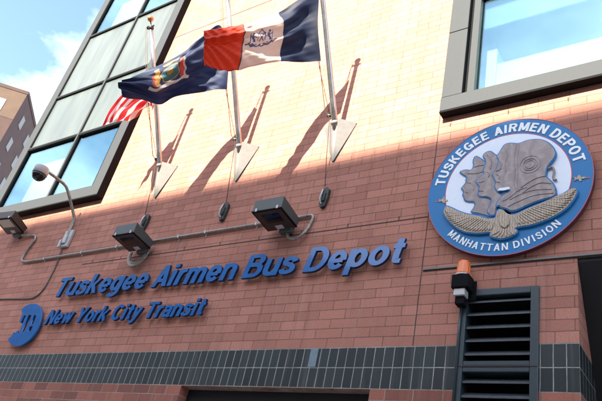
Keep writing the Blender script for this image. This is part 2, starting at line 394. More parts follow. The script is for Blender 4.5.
lb_ = MB(); lb_.box(LV[0] + .001, LV[0] + .006, .01, .61, .81, 4.65); lb_.box(LV[1] - .006, LV[1] - .001, .01, .61, .81, 4.65); lb_.box(LV[0] + .006, LV[1] - .006, .13, .61, 4.63, 4.65); lb_.build('duct_shade_lining', M['black'], depot)  # black sheets added over the brick reveal, standing for shade behind the blades
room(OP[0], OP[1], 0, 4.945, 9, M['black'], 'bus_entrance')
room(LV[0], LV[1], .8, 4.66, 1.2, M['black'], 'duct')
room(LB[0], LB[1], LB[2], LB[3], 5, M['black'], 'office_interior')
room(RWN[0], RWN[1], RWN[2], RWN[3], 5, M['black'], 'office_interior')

# ---- left window bay, three columns of frame members 0.15 m proud of the brick
P = .15
bay = MB(); 
x0, x1, z0, z1 = -13.05, -9.38, 7.07, 16.4
bay.box(x0, x0 + .26, -P, -.002, z0, z1); bay.box(x1 - .27, x1 - .012, -P, -.002, z0, z1)
bay.box(x0 + .26, x1 - .27, -P, -.002, z0, z0 + .24); bay.box(x0 + .26, x1 - .27, -P, -.002, z1 - .2, z1)
bay.bevel(.006, 1)
fr = bay.build('window', M['frame'], depot, label='tall window bay of glass and grey green panels')
s_ = MB(); s_.box(x1 - .012, x1, -P - .004, -.002, z0 - .03, z1); s_.box(x0, x1 - .012, -P - .004, -.002, z0 - .03, z0 - .002); s_.build('frame_edge_and_shade', M['framedark'], fr)  # side return and underside faced in black to stand for their shade
xm = -11.03
mu = MB(); mu.box(xm - .045, xm + .012, -P + .005, -.05, z0 + .24, z1 - .2); mu.build('mullion', M['frame'], fr)
mu = MB(); mu.box(xm + .012, xm + .045, -P + .02, -.05, z0 + .24, z1 - .2); mu.build('mullion', M['framedark'], fr)
TR = [8.87, 10.43, 12.55, 14.6]
b = MB(); bb = MB()
for z in TR:
    b = MB()
    for a, c in ((x0 + .26, xm - .045), (xm + .045, x1 - .27)):
        b.box(a, c, -P + .002, -.05, z + .028, z + .058, 1); b.box(a, c, -P - .004, -.05, z - .03, z + .028)
    b.build('transom', [M['framedark'], M['frame']], fr)
e = MB(); e.box(x0 + .26, x0 + .295, -P + .008, -.05, z0 + .24, z1 - .2); e.box(x1 - .305, x1 - .27, -P + .008, -.05, z0 + .24, 8.82); e.build('gasket', M['framedark'], fr)
rows = [(z0 + .24, TR[0] - .03, 1), (TR[0] + .058, TR[1] - .03, 0), (TR[1] + .058, TR[2] - .03, 0), (TR[2] + .058, TR[3] - .03, 1), (TR[3] + .058, z1 - .2, 1)]
for a, c, g in rows:
    for xa, xb in ((x0 + .295, xm - .045), (xm + .045, x1 - .27)):
        if g: MB().box(xa, xb, -.10, -.09, a, c).build('pane', M['glass'], fr)
        else: MB().box(xa, xb, -.12, -.08, a, c).build('spandrel_panel', M['spandrel'], fr)
def blind(x0, x1, z0, z1, y=.06): MB().box(x0, x1, y, y + .02, z0, z1).build('blind', M['white'], fr)
blind(-12.35, -11.45, 7.35, 8.52); blind(-12.45, -11.45, 12.75, 13.9)
# ---- right window
P2 = .13
f2 = MB(); f2.box(-2.825, 5, -P2, -.002, 7.165, 7.40); f2.bevel(.008, 1)
rw = f2.build('window', M['frame'], depot, label='wide office window with deep grey sill')
f = MB()
f.box(-2.82, -2.55, -P2 + .006, -.002, 7.403, 8.60); f.box(-2.82, -2.55, -P2 + .006, -.002, 8.612, 10.9); f.box(-2.82, -2.55, -P2 + .006, -.002, 10.912, 12.8)
f.bevel(.004, 1); f.build('side_panel', M['frame'], rw)
f = MB(); f.box(-2.55, -2.49, -.03, -.002, 7.403, 12.8); f.build('frame_edge_and_shade', M['framedark'], rw)
f = MB(); f.box(-2.826, 5, -P2 + .004, -.004, 7.145, 7.163); f.build('frame_edge_and_shade', M['framedark'], rw)  # shade under the sill, painted as a black strip
f = MB(); f.box(-2.49, -2.395, -P2 + .02, .05, 7.403, 12.8); f.bevel(.004, 1); f.build('inner_frame', M['frame'], rw)
f = MB(); f.box(-2.395, 5, -P2 + .03, .0, 9.20, 9.30); f.box(-.2, -.12, -P2 + .03, .0, 7.403, 9.2); f.build('transom', M['framedark'], rw)
MB().box(-2.395, -.2, -.04, -.03, 7.403, 9.20).build('pane', M['glass'], rw)
MB().box(-.12, 4.1, -.04, -.03, 7.403, 9.20).build('pane', M['glass'], rw)
MB().box(-2.395, 4.1, -.04, -.03, 9.30, 12.6).build('pane', M['glass'], rw)
MB().box(-2.20, 4.0, .10, .55, 7.37, 8.0).build('inner_sill', M['white'], rw)
MB().box(-2.34, -2.205, .10, .5, 7.37, 8.29).build('inner_sill', M['white'], rw)
MB().box(-2.41, 4.1, .06, .075, 8.70, 9.9).build('blind', M['ceil'], rw)

# ---- louvre
lv = MB()
X0, X1 = LV[0], LV[1]
lv.box(X0, X0 + .075, -.03, .12, .8, 4.66); lv.box(X1 - .075, X1, -.03, .12, .8, 4.66)
lv.box(X0 + .075, X1 - .075, -.03, .12, 4.59, 4.66)
lv.box(X0 + .075, X1 - .075, -.028, .12, 3.85, 3.90); lv.box(X0 + .075, X1 - .075, -.028, .12, 3.79, 3.84)
lv.bevel(.006, 1)
lo = lv.build('louvre_vent', M['louvre'], depot, label='blue grey metal louvre vent')
MB().box(X0 + .005, X1 - .005, -.034, -.028, 3.840, 3.850).build('seam', M['joint'], lo)
def blade(z):
    b = MB(); a, c = X0 + .078, X1 - .078
    # sloping blade with a rounded front nose
    pr = [(.085, z + .062), (.083, z + .067), (-.005, z + .010), (-.012, z + .0), (-.012, z - .014), (-.004, z - .014), (-.002, z - .004), (.085, z + .052)]
    v0 = [b.b.verts.new((a, y, zz)) for y, zz in pr]; v1 = [b.b.verts.new((c, y, zz)) for y, zz in pr]
    n = len(pr); b.b.faces.new(v0); b.b.faces.new(v1[::-1])
    for i in range(n): b.b.faces.new([v0[i], v1[i], v1[(i + 1) % n], v0[(i + 1) % n]])
    b.build('blade', M['louvreblade'], lo)
for i in range(5): blade(4.53 - i * .139)
for i in range(20): blade(3.70 - i * .139)

# ---------------------------------------------------------------- letters (a bold grotesque built from strokes)
def arcp(cx, cy, rx, ry, a0, a1, n=14):
    return [(cx + rx * math.cos(math.radians(a0 + (a1 - a0) * i / n)), cy + ry * math.sin(math.radians(a0 + (a1 - a0) * i / n))) for i in range(n + 1)]
def sm(pts): return [(p.x, p.y) for p in smooth_path([(a, b_, 0) for a, b_ in pts], 4)]
def V_(x, a=0, b_=1): return ('l', [(x, a), (x, b_)])
def H_(a, b_, y): return ('l', [(a, y), (b_, y)])
def L_(p): return ('l', p)
def O_(p): return ('c', p)
def S_(x0, y0, x1, y1, w=1.0): return ('s', (x0, y0, x1, y1, w))      # slanted bar with level ends
h = .1; X_ = .73; hy = .083
G = {
 'T': (.72, [H_(0, .72, 1 - hy), V_(.36, 0, .9)]),
 'u': (.62, [L_([(h, X_), (h, .27)] + arcp(.30, .27, .2, .19, 190, 290, 10)[1:] + [(.44, .15), (.5, .25)]), V_(.52, 0, X_)]),
 's': (.58, [L_(sm([(.49, .50), (.44, .60), (.29, .65), (.15, .60), (.12, .51), (.20, .43), (.38, .35), (.47, .26), (.45, .14), (.29, .08), (.13, .12), (.08, .23)]))]),
 'k': (.62, [V_(h, 0, 1), S_(.40, X_, .12, .36, .95), S_(.18, .40, .42, 0, 1.05)]),
 'e': (.62, [L_(arcp(.31, X_ / 2, .21, .29, -6, 322, 30)), H_(.14, .52, .335)]),
 'g': (.64, [O_(arcp(.30, .375, .20, .275, 0, 360, 26)[:-1]), L_([(.54, X_), (.54, .02)] + arcp(.31, .0, .23, .195, 0, -150, 12)[1:])]),
 'A': (.74, [S_(0, 0, .27, 1, 1.05), S_(.54, 0, .27, 1, 1.05), H_(.18, .56, .29)]),
 'i': (.28, [V_(.12, 0, X_), V_(.12, .84, 1)]),
 'r': (.40, [V_(h, 0, X_), L_(sm([(.11, .40), (.16, .56), (.26, .635), (.40, .645)]))]),
 'm': (.92, [V_(h, 0, X_), L_(sm([(.10, .42), (.15, .57), (.28, .645), (.40, .60), (.45, .46)]) + [(.45, 0)]), L_(sm([(.46, .42), (.51, .57), (.64, .645), (.76, .60), (.81, .46)]) + [(.81, 0)])]),
 'n': (.62, [V_(h, 0, X_), L_(sm([(.10, .42), (.16, .57), (.30, .645), (.45, .60), (.51, .46)]) + [(.51, 0)])]),
 'B': (.74, [V_(h, 0, 1), L_([(.12, 1 - hy), (.40, 1 - hy)] + arcp(.40, .735, .20, .182, 90, -90, 12)[1:] + [(.12, .553)]), L_([(.12, .53), (.43, .53)] + arcp(.43, .307, .215, .223, 90, -90, 12)[1:] + [(.12, hy)])]),
 'D': (.76, [V_(h, 0, 1), L_([(.12, 1 - hy), (.33, 1 - hy)] + arcp(.33, .5, .33, .417, 90, -90, 18)[1:] + [(.12, hy)])]),
 'p': (.64, [V_(h, -.27, X_), O_(arcp(.34, .365, .20, .28, 0, 360, 26)[:-1])]),
 'o': (.64, [O_(arcp(.32, .365, .22, .29, 0, 360, 28)[:-1])]),
 't': (.38, [L_(sm([(.19, .93), (.19, .55), (.19, .24), (.22, .11), (.37, .085)])), H_(.02, .37, .655)]),
 'N': (.76, [V_(h, 0, 1), V_(.66, 0, 1), S_(.02, 1, .54, 0, 1.05)]),
 'w': (.86, [S_(0, X_, .14, 0, .9), S_(.33, X_, .14, 0, .9), S_(.33, X_, .50, 0, .9), S_(.66, X_, .50, 0, .9)]),
 'Y': (.72, [S_(0, 1, .26, .40, 1.05), S_(.52, 1, .26, .40, 1.05), V_(.36, 0, .48)]),
 'C': (.76, [L_(arcp(.38, .5, .28, .42, 42, 318, 28))]),
 'y': (.58, [S_(0, X_, .20, .03, .95), L_([(.49, X_), (.29, .03), (.23, -.13), (.15, -.18), (.04, -.18)])]),
 'a': (.60, [L_(sm([(.10, .51), (.15, .61), (.29, .65), (.43, .60), (.48, .48), (.48, .14), (.53, .0)])), L_(sm([(.47, .42), (.30, .385), (.15, .32), (.105, .21), (.15, .11), (.27, .08), (.40, .13), (.47, .26)]))]),
 'U': (.74, [L_([(h, 1), (h, .36)] + arcp(.37, .36, .27, .277, 180, 360, 18)[1:] + [(.64, 1)])]),
 'S': (.70, [L_(sm([(.59, .70), (.54, .84), (.36, .915), (.18, .86), (.13, .72), (.22, .60), (.44, .48), (.57, .38), (.57, .20), (.38, .085), (.17, .13), (.09, .30)]))]),
 'K': (.76, [V_(h, 0, 1), S_(.50, 1, .12, .47), S_(.22, .58, .52, 0, 1.1)]),
 'E': (.66, [V_(h, 0, 1), H_(.12, .62, 1 - hy), H_(.12, .58, .52), H_(.12, .64, hy)]),
 'G': (.80, [L_(arcp(.39, .5, .28, .42, 42, 330, 28)), H_(.40, .74, .44), V_(.67, .0, .44)]),
 'I': (.28, [V_(.13, 0, 1)]),
 'R': (.76, [V_(h, 0, 1), L_([(.12, 1 - hy), (.42, 1 - hy)] + arcp(.42, .715, .20, .202, 90, -90, 12)[1:] + [(.12, .513)]), S_(.30, .48, .51, 0, 1.05)]),
 'M': (.88, [V_(h, 0, 1), V_(.78, 0, 1), S_(.04, 1, .34, .1, .9), S_(.64, 1, .34, .1, .9)]),
 'P': (.70, [V_(h, 0, 1), L_([(.12, 1 - hy), (.40, 1 - hy)] + arcp(.40, .70, .21, .217, 90, -90, 12)[1:] + [(.12, .483)])]),
 'O': (.80, [O_(arcp(.40, .5, .295, .42, 0, 360, 30)[:-1])]),
 'H': (.74, [V_(h, 0, 1), V_(.64, 0, 1), H_(.12, .62, .52)]),
 'V': (.70, [S_(0, 1, .25, 0, 1.05), S_(.50, 1, .25, 0, 1.05)]),
}
def glyph(b, ch, place, y0, y1, wv=.205, wh=.165, mi=(0, 1)):
    """adds the strokes of one letter; place maps (x, y) of the glyph to (x, z) of the wall"""
    for si, (ty, d) in enumerate(G[ch][1]):
        yf = y0 - si * .0007
        if ty == 's':
            xa, ya, xb, yb, k_ = d; w = wv * k_
            loops = [[(xa, ya), (xa + w, ya), (xb + w, yb), (xb, yb)]]; A = [loops[0][0], loops[0][3]]; B_ = [loops[0][1], loops[0][2]]; closed = False
        else:
            P_ = [Vector(q) for q in d]; n = len(P_); A = []; B_ = []; closed = ty == 'c'
            for i in range(n):
                if closed: t0 = (P_[i] - P_[i - 1]).normalized(); t1 = (P_[(i + 1) % n] - P_[i]).normalized()
                else:
                    t0 = (P_[i] - P_[i - 1]).normalized() if i else (P_[1] - P_[0]).normalized()
                    t1 = (P_[i + 1] - P_[i]).normalized() if i < n - 1 else t0
                t = (t0 + t1)
                if t.length < .1: t = t1.copy()
                t.normalize(); w = (wh + (wv - wh) * abs(t.y) ** 1.5) / 2 / max(.6, t.dot(t1))
                nn = Vector((-t.y, t.x)); A.append(P_[i] + nn * w); B_.append(P_[i] - nn * w)
        A = [place(*q) for q in A]; B_ = [place(*q) for q in B_]
        va = [b.b.verts.new((p[0], yf, p[1])) for p in A]; vb = [b.b.verts.new((p[0], yf, p[1])) for p in B_]
        wa = [b.b.verts.new((p[0], y1, p[1])) for p in A]; wb = [b.b.verts.new((p[0], y1, p[1])) for p in B_]
        n = len(A); rng = range(n) if closed else range(n - 1)
        for i in rng:
            k_ = (i + 1) % n
            b.b.faces.new([va[i], va[k_], vb[k_], vb[i]]).material_index = mi[0]
            for q in ([va[i], wa[i], wa[k_], va[k_]], [vb[i], vb[k_], wb[k_], wb[i]]): b.b.faces.new(q).material_index = mi[1]
        if not closed:
            for i in (0, n - 1): b.b.faces.new([va[i], vb[i], wb[i], wa[i]]).material_index = mi[1]
def layout(txt, gap=.075, sp=.30):
    xs_, x = [], 0
    for c in txt:
        xs_.append(x); x += sp if c == ' ' else G[c][0] + gap
    return xs_, x - gap
def letter_sign(txt, xa, xb, z, cap, label):
    root = thing('lettering', (xa, 0, z), label, 'sign lettering')
    xs_, tot = layout(txt, .06); sh = .22; sx = (xb - xa - cap * sh * .9) / tot
    for c, x in zip(txt, xs_):
        if c == ' ': continue
        b = MB(); glyph(b, c, lambda X, Y: ((x + X) * sx + Y * cap * sh, Y * cap), -.088, -.048)
        o = b.build('letter', [M['blue'], M['blueside']], root)
    return root
letter_sign('Tuskegee Airmen Bus Depot', -9.46, -3.04, 5.03, .345, 'upper line of blue slanted letters reading Tuskegee Airmen Bus Depot')
letter_sign('New York City Transit', -9.35, -5.88, 4.535, .25, 'lower line of blue slanted letters reading New York City Transit')

# round blue transit emblem with cut-out letters
def crop(ox, oy, s):
    return lambda pts, y=0: [((lambda p: (p.x, p.z))(at(ox + a / s, oy + b_ / s, y))) for a, b_ in pts]
cL = crop(0, 295, 6.68)
arc = cL([(150, 106), (160, 92), (174, 80), (190, 71), (208, 65), (226, 62), (242, 62), (257, 67), (270, 78), (279, 92), (284, 110), (285, 132), (282, 158), (275, 185), (266, 210), (253, 237), (238, 262), (220, 285), (200, 305), (180, 321), (160, 333), (138, 342), (115, 345), (97, 341), (83, 333), (73, 323), (65, 311), (62, 297),
          (80, 284), (99, 252), (99, 272), (106, 264), (124, 240), (124, 262), (138, 254), (172, 160), (184, 140), (168, 140), (146, 188), (136, 184), (158, 128)], -.06)
def inner(pts): return cL(pts, -.06)
hA = inner([(198, 136), (218, 138), (216, 150), (206, 168), (172, 246), (150, 252)])
hB = inner([(236, 136), (250, 142), (230, 196), (211, 202)])
hC = inner([(206, 214), (228, 209), (216, 242), (192, 248)])
def with_holes(outer, holes_, y0, y1, name, mats, parent):
    cu = bpy.data.curves.new('c', 'CURVE'); cu.dimensions = '2D'; cu.fill_mode = 'BOTH'; cu.extrude = (y1 - y0) / 2
    for lp in [outer] + holes_:
        sp = cu.splines.new('POLY'); sp.points.add(len(lp) - 1); sp.use_cyclic_u = True
        for q, (X, Z_) in zip(sp.points, lp): q.co = (X, Z_, 0, 1)
    o = bpy.data.objects.new('c', cu); COL.objects.link(o); bpy.context.view_layer.update()
    me = bpy.data.meshes.new_from_object(o.evaluated_get(bpy.context.evaluated_depsgraph_get())); bpy.data.objects.remove(o)
    ym = (y0 + y1) / 2
    for v in me.vertices: X, Y, Z_ = v.co; v.co = (X, ym - Z_, Y)
    bm = bmesh.new(); bm.from_mesh(me); bmesh.ops.remove_doubles(bm, verts=bm.verts, dist=1e-5); bmesh.ops.recalc_face_normals(bm, faces=bm.faces); bm.normal_update()
    for f_ in bm.faces: f_.material_index = 0 if f_.normal.y < -.7 else (1 if len(mats) > 1 else 0)
    bm.to_mesh(me); bm.free(); me.materials.clear()
    for m_ in mats: me.materials.append(m_)
    ob = bpy.data.objects.new(name, me); COL.objects.link(ob)
    if parent: ob.parent = parent
    return ob
em = with_holes(arc, [hA, hB, hC], -.085, -.045, 'transit_emblem', [M['blue'], M['blueside']], None)
tag(em, 'round blue transit emblem with cut-out slanted letters left of the lettering', 'emblem')

# ---------------------------------------------------------------- round painted seal
SC = Vector((-1.955, 0, 5.905)); SR = .905
seal = thing('round_sign', SC, 'large round blue sign with relief portraits and eagle reading Tuskegee Airmen Depot', 'sign')
def disc(r0, r1, y0, y1, name, mat, seg=128):
    b = MB(); A = [(SC.x + r1 * math.cos(t), SC.z + r1 * math.sin(t)) for t in [2 * math.pi * i / seg for i in range(seg)]]
    if r0 == 0: b.prism(A, y0, y1)
    else:
        Bp = [(SC.x + r0 * math.cos(t), SC.z + r0 * math.sin(t)) for t in [2 * math.pi * i / seg for i in range(seg)]]
        for i in range(seg):
            k = (i + 1) % seg
            for (p, q, ya, yb, r_, s2) in ((A[i], A[k], y0, y0, Bp[k], Bp[i]),): b.poly([(p[0], y0, p[1]), (q[0], y0, q[1]), (r_[0], y0, r_[1]), (s2[0], y0, s2[1])])
            b.poly([(A[i][0], y0, A[i][1]), (A[i][0], y1, A[i][1]), (A[k][0], y1, A[k][1]), (A[k][0], y0, A[k][1])])
            b.poly([(Bp[i][0], y0, Bp[i][1]), (Bp[k][0], y0, Bp[k][1]), (Bp[k][0], y1, Bp[k][1]), (Bp[i][0], y1, Bp[i][1])])
        bmesh.ops.remove_doubles(b.b, verts=b.b.verts, dist=1e-6)
    return b.build(name, mat, seal, off=SC)
disc(0, SR, -.075, -.02, 'backing_board', M['seal_edge'])
disc(0, SR - .007, -.078, -.0755, 'blue_ring', M['seal_blue'])
disc(SR - .007, SR, -.081, -.074, 'red_rim', M['seal_red'])
# ring lettering
def ring_text(txt, r, a0, a1, size, over, mat, wv=.2, wh=.17):
    """size: cap height; a0 to a1: degrees covered; over: reads clockwise over the top"""
    xs_, tot = layout(txt, .17, .42); b = MB()
    L = abs(math.radians(a1 - a0)) * (r + (size / 2 if over else -size / 2)); sx = L / tot
    for c, x in zip(txt, xs_):
        if c == ' ':
            b.build('word', mat, seal, off=SC); b = MB(); continue
        w = G[c][0]; a = math.radians(a0 + (a1 - a0) * (x + w / 2) / tot); ca, sa = math.cos(a), math.sin(a)
        def place(X, Y):
            X = (X - w / 2) * sx * (-1 if over else 1); rr = r + Y * size * (1 if over else -1)
            return (SC.x + ca * rr - sa * X, SC.z + sa * rr + ca * X)
        glyph(b, c, place, -.084, -.0775, wv, wh, (0, 0))
    b.build('word', mat, seal, off=SC)
ring_text('TUSKEGEE AIRMEN DEPOT', .722, 171, 10, .122, True, M['seal_letter'], .225, .18)
ring_text('MANHATTAN DIVISION', .845, 223, 314, .085, False, M['seal_letter'], .17, .14)
cA = crop(440, 130, 5.99); cB = crop(490, 130, 5.99); cC = crop(435, 180, 5.73); cD = crop(500, 175, 5.73)
YS = -.09
def grow(pts, d):
    cx = sum(p[0] for p in pts) / len(pts); n = len(pts); out = []
    area = sum(pts[i][0] * pts[(i + 1) % n][1] - pts[(i + 1) % n][0] * pts[i][1] for i in range(n))
    sg = 1 if area > 0 else -1
    for i in range(n):
        a, b_, c = Vector(pts[i - 1]), Vector(pts[i]), Vector(pts[(i + 1) % n])
        n1 = Vector(((b_ - a).y, -(b_ - a).x)); n2 = Vector(((c - b_).y, -(c - b_).x))
        if n1.length: n1.normalize()
        if n2.length: n2.normalize()
        nn = n1 + n2
        if nn.length > .05: nn.normalize()
        out.append((b_.x + nn.x * d * sg, b_.y + nn.y * d * sg))
    return out
def relief(pts, y, name, mat, label=None, outline=True, dome=.012):
    q = []
    for i in range(len(pts)):
        a, c = Vector(pts[i]), Vector(pts[(i + 1) % len(pts)]); q += [tuple(a * .78 + c * .22), tuple(a * .22 + c * .78)]
    pts = q
    if outline: MB().prism(grow(pts, .013), y + .006, -.0795).build('outline', M['seal_blue'], seal, off=SC)
    b = MB(); b.prism(pts, y, -.0795)
    b.bevel(.007, 2, 50)
    return b.build(name, mat, seal, off=SC, label=label)
y_ = YS
arcf = [(SC.x + .685 * math.cos(math.radians(a)), SC.z + .685 * math.sin(math.radians(a))) for a in range(-20, 201, 4)]
low = cC([(85, 215), (150, 250), (260, 270), (390, 275)], y_) + cD([(150, 250), (240, 215), (330, 180)], y_)
MB().prism(arcf + low, -.081, -.0785).build('white_field', M['seal_white'], seal, off=SC)
rb = MB(); n_ = len(arcf)
for i in range(n_ - 1):
    a, c = Vector(arcf[i]), Vector(arcf[i + 1]); ctr = Vector((SC.x, SC.z))
    oa, oc = ctr + (a - ctr) * 1.015, ctr + (c - ctr) * 1.015
    rb.poly([(p_.x, -.0815, p_.y) for p_ in (a, c, oc, oa)]); rb.poly([(oa.x, -.0815, oa.y), (oc.x, -.0815, oc.y), (oc.x, -.078, oc.y), (oa.x, -.078, oa.y)])
rb.build('red_inner_line', M['seal_red'], seal, off=SC)
h3 = cA([(345, 166), (365, 140), (385, 103), (400, 92), (425, 87), (470, 92), (495, 84), (520, 73), (560, 66)], y_) + \
     cB([(300, 66), (330, 74), (355, 88), (378, 110), (392, 135), (394, 155), (382, 180), (362, 203), (345, 225), (336, 250), (334, 290), (355, 305), (380, 330), (396, 365)], y_) + \
     cD([(318, 85), (322, 118), (300, 132), (255, 142), (200, 160), (150, 182), (100, 206), (70, 212), (45, 198), (10, 190)], y_) + \
     cC([(375, 150), (352, 160), (372, 120), (400, 92), (430, 78), (440, 66), (400, 60), (365, 72)], y_) + \
     cA([(352, 378), (340, 362), (334, 345), (341, 322), (333, 300), (324, 284), (318, 272), (332, 255), (345, 240), (352, 215), (360, 185)], y_)
h2 = cA([(262, 158), (272, 143), (290, 133), (308, 134), (325, 150), (345, 160), (362, 185), (352, 225), (320, 272), (332, 300), (336, 345), (345, 375), (370, 401)], y_) + \
     cC([(400, 92), (372, 120), (350, 160), (345, 205), (320, 205), (300, 180), (320, 150), (330, 110), (300, 95), (262, 98), (248, 85), (254, 68)], y_) + \
     cA([(240, 385), (236, 360), (242, 345), (232, 330), (225, 322), (218, 310), (235, 292), (255, 275), (270, 262), (262, 245), (276, 215), (279, 185), (268, 168)], y_)
h1 = cA([(117, 251), (150, 240), (188, 245), (205, 215), (200, 185), (211, 155), (235, 168), (262, 188), (280, 200), (268, 262), (222, 312), (238, 345), (240, 401)], y_) + \
     cC([(262, 100), (325, 112), (315, 152), (300, 180), (330, 212), (300, 205), (250, 190), (205, 184), (222, 165), (233, 142), (226, 124), (195, 123), (172, 117), (168, 98), (160, 85), (167, 70), (162, 58), (152, 48)], y_) + \
     cA([(143, 335), (160, 312), (162, 280), (140, 268)], y_)
relief(h1, -.094, 'portrait', M['relief'], 'head in a peaked cap facing left')
relief(h2, -.106, 'portrait', M['relief'], 'head in a folded cap facing left')
relief(h3, -.118, 'portrait', M['relief'], 'large head in a flying helmet facing left')
# helmet details: goggle ring, straps, collar folds
g = MB()
def w3(f, pts, y): return [Vector((a, y, b_)) for a, b_ in f(pts, YS)]
gc = w3(cB, [(245, 215)], -.119)[0]
for rr, th in ((.075, .006), (.05, .005), (.11, .004)):
    g.ring([gc + Vector((math.cos(t) * rr, 0, math.sin(t) * rr * 1.05)) for t in [2 * math.pi * i / 28 for i in range(28)]], th, 6, closed=True)
g.build('goggle', M['relief'], seal, off=SC); g = MB()
g.tube(smooth_path(w3(cB, [(165, 95), (155, 140), (150, 200), (155, 260), (150, 330), (165, 380)], -.119)), .005, 6)
g.tube(smooth_path(w3(cB, [(180, 100), (172, 150), (168, 200), (172, 260), (168, 330), (180, 375)], -.119)), .004, 6)
g.tube(smooth_path(w3(cB, [(90, 110), (110, 160), (95, 210), (100, 260)], -.119)), .004, 6)
g.tube(smooth_path(w3(cB, [(190, 355), (240, 320), (290, 295), (335, 285)], -.119)), .006, 6)
g.tube(smooth_path(w3(cB, [(200, 385), (250, 350), (310, 325), (370, 330)], -.119)), .006, 6)
g.tube(smooth_path(w3(cD, [(60, 150), (120, 120), (200, 95), (300, 90)], -.119)), .005, 6)
g.tube(smooth_path(w3(cD, [(50, 190), (110, 160), (200, 125), (310, 112)], -.119)), .005, 6)
g.tube(smooth_path(w3(cC, [(390, 130), (430, 110), (480, 70), (530, 50)], -.119)), .005, 6)
g2_ = MB(); g2_.tube(smooth_path(w3(cB, [(350, 235), (375, 225), (385, 250), (380, 280), (385, 300), (402, 300)], -.098)), .012, 8); g2_.build('headset_cord', M['relief'], seal, off=SC)
g.build('helmet_seam', M['relief'], seal, off=SC); g = MB()
for f_, pl in ((cA, [(150, 300), (168, 318), (185, 320)]), (cA, [(150, 372), (170, 378)]), (cA, [(165, 262), (215, 262), (262, 250)]), (cA, [(205, 225), (235, 215), (262, 212)]), (cA, [(195, 330), (205, 345), (200, 365)])):
    g.tube(smooth_path(w3(f_, pl, -.096)), .004, 6)
g.build('face_line', M['relief'], seal, off=SC); g = MB()
for f_, pl in ((cA, [(232, 320), (250, 318), (268, 310)]), (cA, [(282, 150), (310, 190), (305, 240)]), (cA, [(285, 255), (300, 270), (290, 290)]), (cA, [(238, 368), (262, 372)])):
    g.tube(smooth_path(w3(f_, pl, -.108)), .004, 6)
g.build('face_line', M['relief'], seal, off=SC); g = MB()
for f_, pl in ((cB, [(40, 255), (58, 250), (72, 240)]), (cB, [(62, 190), (72, 215), (66, 240)]), (cB, [(40, 318), (62, 322)]), (cB, [(45, 275), (62, 285), (60, 300)])):
    g.tube(smooth_path(w3(f_, pl, -.120)), .005, 6)
g.build('face_line', M['relief'], seal, off=SC)
# eagle
eg = cC([(66, 152), (50, 188), (70, 222), (100, 255), (140, 285), (180, 303), (250, 309), (325, 300), (318, 325), (345, 334), (385, 341), (440, 326), (478, 300), (455, 282)], y_) + \
     cD([(110, 300), (180, 290), (260, 264), (330, 230), (380, 196), (420, 150), (447, 100), (430, 78), (405, 88), (370, 112), (340, 125), (300, 142), (230, 172), (160, 198), (100, 230), (70, 235), (40, 225)], y_) + \
     cC([(425, 205), (400, 182), (372, 172), (358, 186), (352, 225), (300, 228), (240, 208), (190, 202), (140, 186), (100, 166)], y_)
relief(eg, -.112, 'eagle', M['feather'], 'eagle with spread wings')
fb = MB()
def feather(a, b_, w, y=-.1145):
    a = Vector(a); b_ = Vector(b_); d = (b_ - a); n = Vector((-d.z, 0, d.x)).normalized() * w
    m1 = a + d * .75
    fb.prism([(q.x, q.z) for q in (a + n * .6, a - n * .6, m1 - n, b_, m1 + n)], y - .005, y + .002)
def wing(f, roots, tips, w):
    A = smooth_path(w3(f, roots, 0), 5); Bt = smooth_path(w3(f, tips, 0), 5); n = min(len(A), len(Bt))
    for i in range(n): feather(A[i], Bt[i], w, -.1145 - (i % 2) * .002)
wing(cC, [(130, 195), (180, 215), (240, 225), (300, 240), (340, 250)], [(60, 178), (85, 235), (150, 282), (230, 302), (320, 296)], .011)
wing(cD, [(320, 135), (270, 160), (200, 190), (130, 220), (85, 245)], [(440, 92), (400, 165), (320, 228), (220, 272), (110, 292)], .011)
for i in range(6): feather(w3(cC, [(385 + i * 8, 290)], 0)[0], w3(cC, [(325 + i * 28, 322 + (12 if i in (1, 2, 3) else 0))], 0)[0], .012)
fb.build('feathers', M['feather'], seal, off=SC)
hd = MB(); hp = w3(cC, [(370, 215), (372, 188), (392, 178), (412, 195), (428, 230), (430, 262), (405, 285), (378, 270)], 0)
hd.prism([(q.x, q.z) for q in hp], -.128, -.1125).bevel(.006, 2); hd.build('eagle_body', M['seal_letter'] if 0 else M['feather'], seal, off=SC)
cl = w3(cA, [(350, 372), (360, 358), (420, 350), (425, 362), (385, 372)], 0)
MB().prism([(q.x, q.z) for q in cl], -.122, -.1185).build('collar', M['seal_white'], seal, off=SC)
# little aeroplanes at the ring ends
for f, pts, st in ((cC, [(22, 108), (36, 112), (48, 94), (56, 96), (52, 110), (72, 112), (72, 122), (54, 118), (58, 130), (48, 130), (38, 120), (24, 124)], (2, 40)),
                   (cD, [(415, 8), (440, 12), (448, -2), (458, 0), (462, 10), (490, 8), (490, 18), (465, 20), (470, 30), (458, 34), (446, 22), (422, 32), (430, 20)], (1, 1))):
    q = w3(f, pts, 0); b = MB(); b.prism([(p.x, p.z) for p in q], -.086, -.079); b.build('aeroplane', M['feather'], seal, off=SC)
q = w3(cC, [(0, 120), (22, 115), (22, 121), (0, 126)], 0); MB().prism([(p.x, p.z) for p in q], -.082, -.079).build('trail', M['seal_red'], seal, off=SC)
q = w3(cD, [(490, 10), (515, 8), (515, 16), (490, 16)], 0); MB().prism([(p.x, p.z) for p in q], -.082, -.079).build('trail', M['seal_red'], seal, off=SC)

